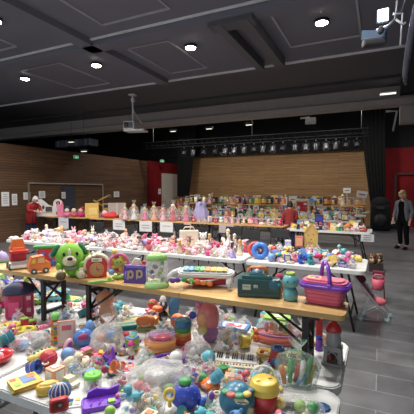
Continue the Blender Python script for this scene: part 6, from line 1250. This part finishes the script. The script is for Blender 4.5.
# paper signs hanging from the third row
for x0, x1, y0, y1, n, tint, lb in ((58.5, 68.5, 218, 229.5, 1, (228, 228, 232), 'white paper sign hanging from the pine table under the pink bagged dolls'), (113, 125, 219.5, 230, 2, (232, 228, 228), 'white paper sign hanging below the red soft toy'), (139.5, 152, 220.5, 231.5, 2, (225, 222, 220), 'white two-line paper sign hanging below the bagged dolls'),
    (160, 173, 221.3, 232, 1, (228, 226, 225), 'white one-line paper sign hanging left of the lavender dress'), (184, 191, 223, 230.5, 0, (205, 175, 178), 'small pinkish paper hanging below the lavender dress'), (219, 234, 224.5, 233.5, 0, (190, 170, 172), 'pinkish grey paper hanging from the pine table above the stacked chairs')):
    a = ony(x0, y0, YB0 - .02); b = ony(x1, y1, YB0 - .02); w, h = b.x - a.x, a.z - b.z
    t = thing('paper_sign', lb, 'sign', ((a.x + b.x) / 2, YB0 - .02, ZW - .01 - h / 2), 0, 'paper signs hanging from the pine tables')
    mb = MB(); mb.box((0, 0, 0), (w, .006, h), mat(tint, .7)); mb.link('paper', t)
    mb = MB()
    if n: 
        for j in range(n):
            zz = (.1 - .25 * j) * h; mb.tube([(-w * .3 + w * .05 * i, -.006, zz + .03 * h * math.sin(i * 2.3)) for i in range(13)], .006, m_ink, 4)
        mb.link('handwriting', t)
# signs on the white tables at the right
for px, py, z, w, h, lb, rz in ((359.5, 192.5, 1.0, 7, 4.5, 'small white card raised above the far tables, left one', 0), (365, 201.5, 1.0, 0, 0, '', 0)):
    pass
def stand_card(px, py0, py1, w, y, lb, tilt=0):
    a = ony(px, py0, y); b = ony(px, py1, y); k = kpp(a); base = ZT
    t = thing('price_card', lb, 'sign', (a.x, y, base), face(a), 'price cards standing on the far tables')
    mb = MB(); mb.tube([(0, 0, 0), (0, 0, b.z - base + .02)], .012, m_seam); mb.link('stick', t)
    mb = MB(); mb.box((0, -.02, (a.z + b.z) / 2 - base), (w * k, .012, (a.z - b.z)), m_paper, rot=(0, tilt, 0)); mb.link('card', t)
    mb = MB(); mb.box((0, -.03, (a.z + b.z) / 2 - base), (w * .6 * k, .004, .03), m_ink, rot=(0, tilt, 0)); mb.link('writing', t); HERO.append((a.x, y, .1))
stand_card(347, 188, 193, 7, 17.3, 'small white price card high above the far tables near the black curtain')
stand_card(362, 191, 197.5, 10, 14.9, 'larger tilted white price card on the fifth table row near the aisle', .15)
stand_card(293, 196, 203, 8, 14.9, 'white price card on the fifth table row behind the person with brown hair')
t = box_at('white_cabinet_toy', 'tall white toy cabinet standing over the far table row', 'toy', 257, 199.5, 8, 14, 4, 'white', 'light_grey', ZT, Y=16.75)
p = onz(365, 234, .0)
a = ony(361, 234, 8.67); b = ony(374, 242, 8.67)
t = thing('paper_sign', 'pale paper sign hanging from the white table end beside the aisle', 'sign', ((a.x + b.x) / 2, 8.67, (a.z + b.z) / 2), 0, 'paper signs hanging from the white tables')
mb = MB(); mb.box((0, 0, 0), (b.x - a.x, .006, a.z - b.z), mat((205, 205, 205), .7)); mb.link('paper', t); mb = MB()
for j in range(3): mb.box((0, -.006, (.05 - .045 * j)), ((b.x - a.x) * .6, .003, .012), m_ink)
mb.link('writing', t)
# stacked chairs / black chairs below the third row
def chair(x, y, rz, lb):
    t = thing('folding_chair', lb, 'chair', (x, y, 0), rz, 'black chairs behind the second row')
    mb = MB(); mb.box((0, 0, .44), (.42, .4, .03), m_leg, bev=.01); mb.link('seat', t); mb = MB(); mb.box((0, .2, .72), (.42, .02, .2), m_leg, rot=(-.15, 0, 0), bev=.008)
    mb.link('backrest', t)
    for sx in (-1, 1):
        mb = MB(); mb.tube([(sx * .2, .22, 0), (sx * .2, .16, .44), (sx * .2, .22, .82)], .011, m_leg); mb.link('leg', t); mb = MB(); mb.tube([(sx * .2, -.2, 0), (sx * .2, -.16, .44)], .011, m_leg); mb.link('leg', t)
    return t
for i, (px, lb) in enumerate(((92, 'black folding chair under the yellow box sign row'), (168, 'black folding chair left of the pinkish hanging paper'), (196, 'black folding chair behind the white plush bear'), (222, 'black folding chair below the pinkish grey paper'), (247, 'black folding chair above the blue ring toy'), (272, 'black folding chair nearest the aisle in the second row gap'))):
    q = ony(px, 232, 7.3 + .0); chair(q.x, 7.3 + .45 * (i % 2), rnd.uniform(-.2, .2), lb)
# blue bin / dark monitor shapes on the third white table
t = box_at('blue_toy_box', 'royal blue and dark toy box at the back of the third-row white table', 'box', 319, 222, 8, 13, 5, 'navy', 'blue', ZT, 0, mat((60, 60, 180)), Y=9.4)
t = box_at('doll_shelf', 'cream and red toy shop front on the far tables', 'toy', 302, 208, 13, 15, 5, 'cream', 'red', ZT, 0, Y=14.38)
t = box_at('car_transporter', 'dark toy lorry with white roof on the far tables', 'toy', 322, 201, 12, 9, 5, 'dark_grey', 'silver', ZT, 0, Y=16.75)
t = box_at('pink_game', 'rose and orange standing game box on the second row beside the yellow house', 'box', 299, 247, 8, 11, 4, (215, 120, 110), 'peach')
t = box_at('pale_game', 'white and lilac standing game box left of the rose game box', 'box', 288, 249, 6, 9, 4, 'white', 'lavender')

# ------------------------------------------------------------------ the heaps
front = ['bag', 'bag', 'bag', 'bag', 'cloth', 'ball', 'cup', 'car', 'duck', 'rattle', 'plush', 'block', 'phone', 'puzzle', 'fig', 'book', 'train', 'puzzle', 'bottle']
def sk0(px, py, x, y):
    if py > 366 + .95 * px and px < 62: return True
    if px < 22 and 350 < py < 384: return True
    if px > 306 and py > 340: return True
    return False
ftab = (('front table', -1.54, -.15, 1.03, 1.6, .092), ('left corner table', -3.3, -1.57, 1.05, 1.6, .1), ('lighthouse table', -1.94, -.16, 1.64, 2.14, .1), ('backpack table', -3.75, -1.98, 1.64, 2.14, .11))
for zn, x0, x1, y0, y1, cl in ftab:
    scatter(zn, x0 * Q, x1 * Q, y0 * Q, y1 * Q, ZT, cl, front, BRIGHT, (.95, 1.25), sk0, prob=.97, lie=.6)
    scatter(zn, x0 * Q + .05, x1 * Q - .1, y0 * Q + .05, y1 * Q - .04, ZT + cl * .45, cl * 1.05, ['bag', 'bag', 'bag', 'ball', 'fig', 'cloth', 'block', 'cup', 'duck', 'rattle', 'plush'], BRIGHT, (.85, 1.15), lambda px, py, x, y: sk0(px, py, x, y) or (px < 80 and py > 355), prob=.5, lie=.7)
scatter('left pine bench', -3.7, -2.7, 1.84, 2.02, ZB, .1, ['fig', 'ball', 'car', 'block'], COOL, (.8, .95))
pk_ = ['cloth', 'cloth', 'bag', 'plush', 'bunny', 'bag', 'doll', 'cloth', 'cloth', 'cup', 'bag']
scatter('pink toy table', -5.75 * Q, -1.56 * Q, YA0 + .05, YA1 - .03, ZT, .135, pk_, PINKS, (1.0, 1.3), lie=.6)
scatter('pink toy table', -5.7 * Q, -1.6 * Q, YA0 + .1, YA1 - .06, ZT + .07, .16, ['cloth', 'bag', 'plush', 'bunny', 'doll', 'cloth'], PINKS, (.8, 1.1), prob=.5, lie=.8)
scatter('yellow house table', -1.42 * Q, -.18 * Q, YA0 + .06, YA1 - .03, ZT, .115, ['fig', 'car', 'bag', 'bag', 'ball', 'duck', 'cup', 'block', 'train', 'book', 'house', 'plush', 'cloth'], COOL, (1.0, 1.25), lie=.5)
scatter('yellow house table', -1.38 * Q, -.22 * Q, YA0 + .1, YA1 - .06, ZT + .06, .13, ['bag', 'fig', 'plush', 'cloth', 'ball', 'car'], COOL, (.8, 1.1), prob=.5, lie=.7)
scatter('third row pine tables', -10.5, -1.96 * Q, YB0 + .12, YB0 + .5, ZW, .165, ['dollbag', 'plush', 'plush', 'bag', 'doll', 'upbook', 'bag', 'cloth'], ['pink', 'pale_pink', 'rose', 'white', 'peach', 'lavender', 'magenta', 'cream'], (.85, 1.05), lambda px, py, x, y: px < 124 and y < YB0 + .3 or px < 64)
scatter('third row white table', -1.8 * Q, -.2 * Q, 8.0 * Q, 8.72 * Q, ZT, .15, ['car', 'fig', 'book', 'upbook', 'plush', 'bag', 'train', 'house', 'bottle', 'cloth'], MIXF + ['rose', 'pale_pink'], (.95, 1.2), lie=.3)
farr = ['upbook', 'upbook', 'upbook', 'book', 'car', 'house', 'plush', 'bag', 'train', 'fig', 'rings', 'bottle']
for yy, xa, xb, nmz in ((14.55, -8.9, -.5, 'fifth'), (16.95, -9.6, -.5, 'last')):
    scatter(nmz + ' row shelf', xa + .03, xb - .03, yy + .01, yy + .29, ZB, .27, ['upbook', 'upbook', 'house', 'plush', 'bag', 'train', 'doll', 'upbook'], MIXF, (.9, 1.15), rzmax=.4)
for (y, n, x0, x1, nmz), cl in zip(FAR, (.235, .26, .29)):
    scatter(nmz + ' row tables', x0 + .05, x1 - .05, y + .03, y + (.73 if y < 12 else .33), ZT, cl, farr, MIXF, (.85, 1.1), rzmax=.5)
for zn, x0, x1, y0, y1, cl in ftab: scatter(zn, x0 * Q, x1 * Q, y0 * Q, y1 * Q, ZT, .052, ['block', 'ball', 'fig', 'cup', 'car', 'duck', 'rattle', 'bag', 'cloth', 'puzzle'], BRIGHT, (.85, 1.1), sk0, lie=.8, gap=True)
label_fill()
sc.view_settings.view_transform = 'Standard'; sc.view_settings.look = 'None'; sc.view_settings.gamma = 1; sc.view_settings.use_curve_mapping = False
sc.view_settings.exposure = 0.2
sc.cycles.max_bounces = 8; sc.cycles.transparent_max_bounces = 24; sc.cycles.sample_clamp_indirect = 4
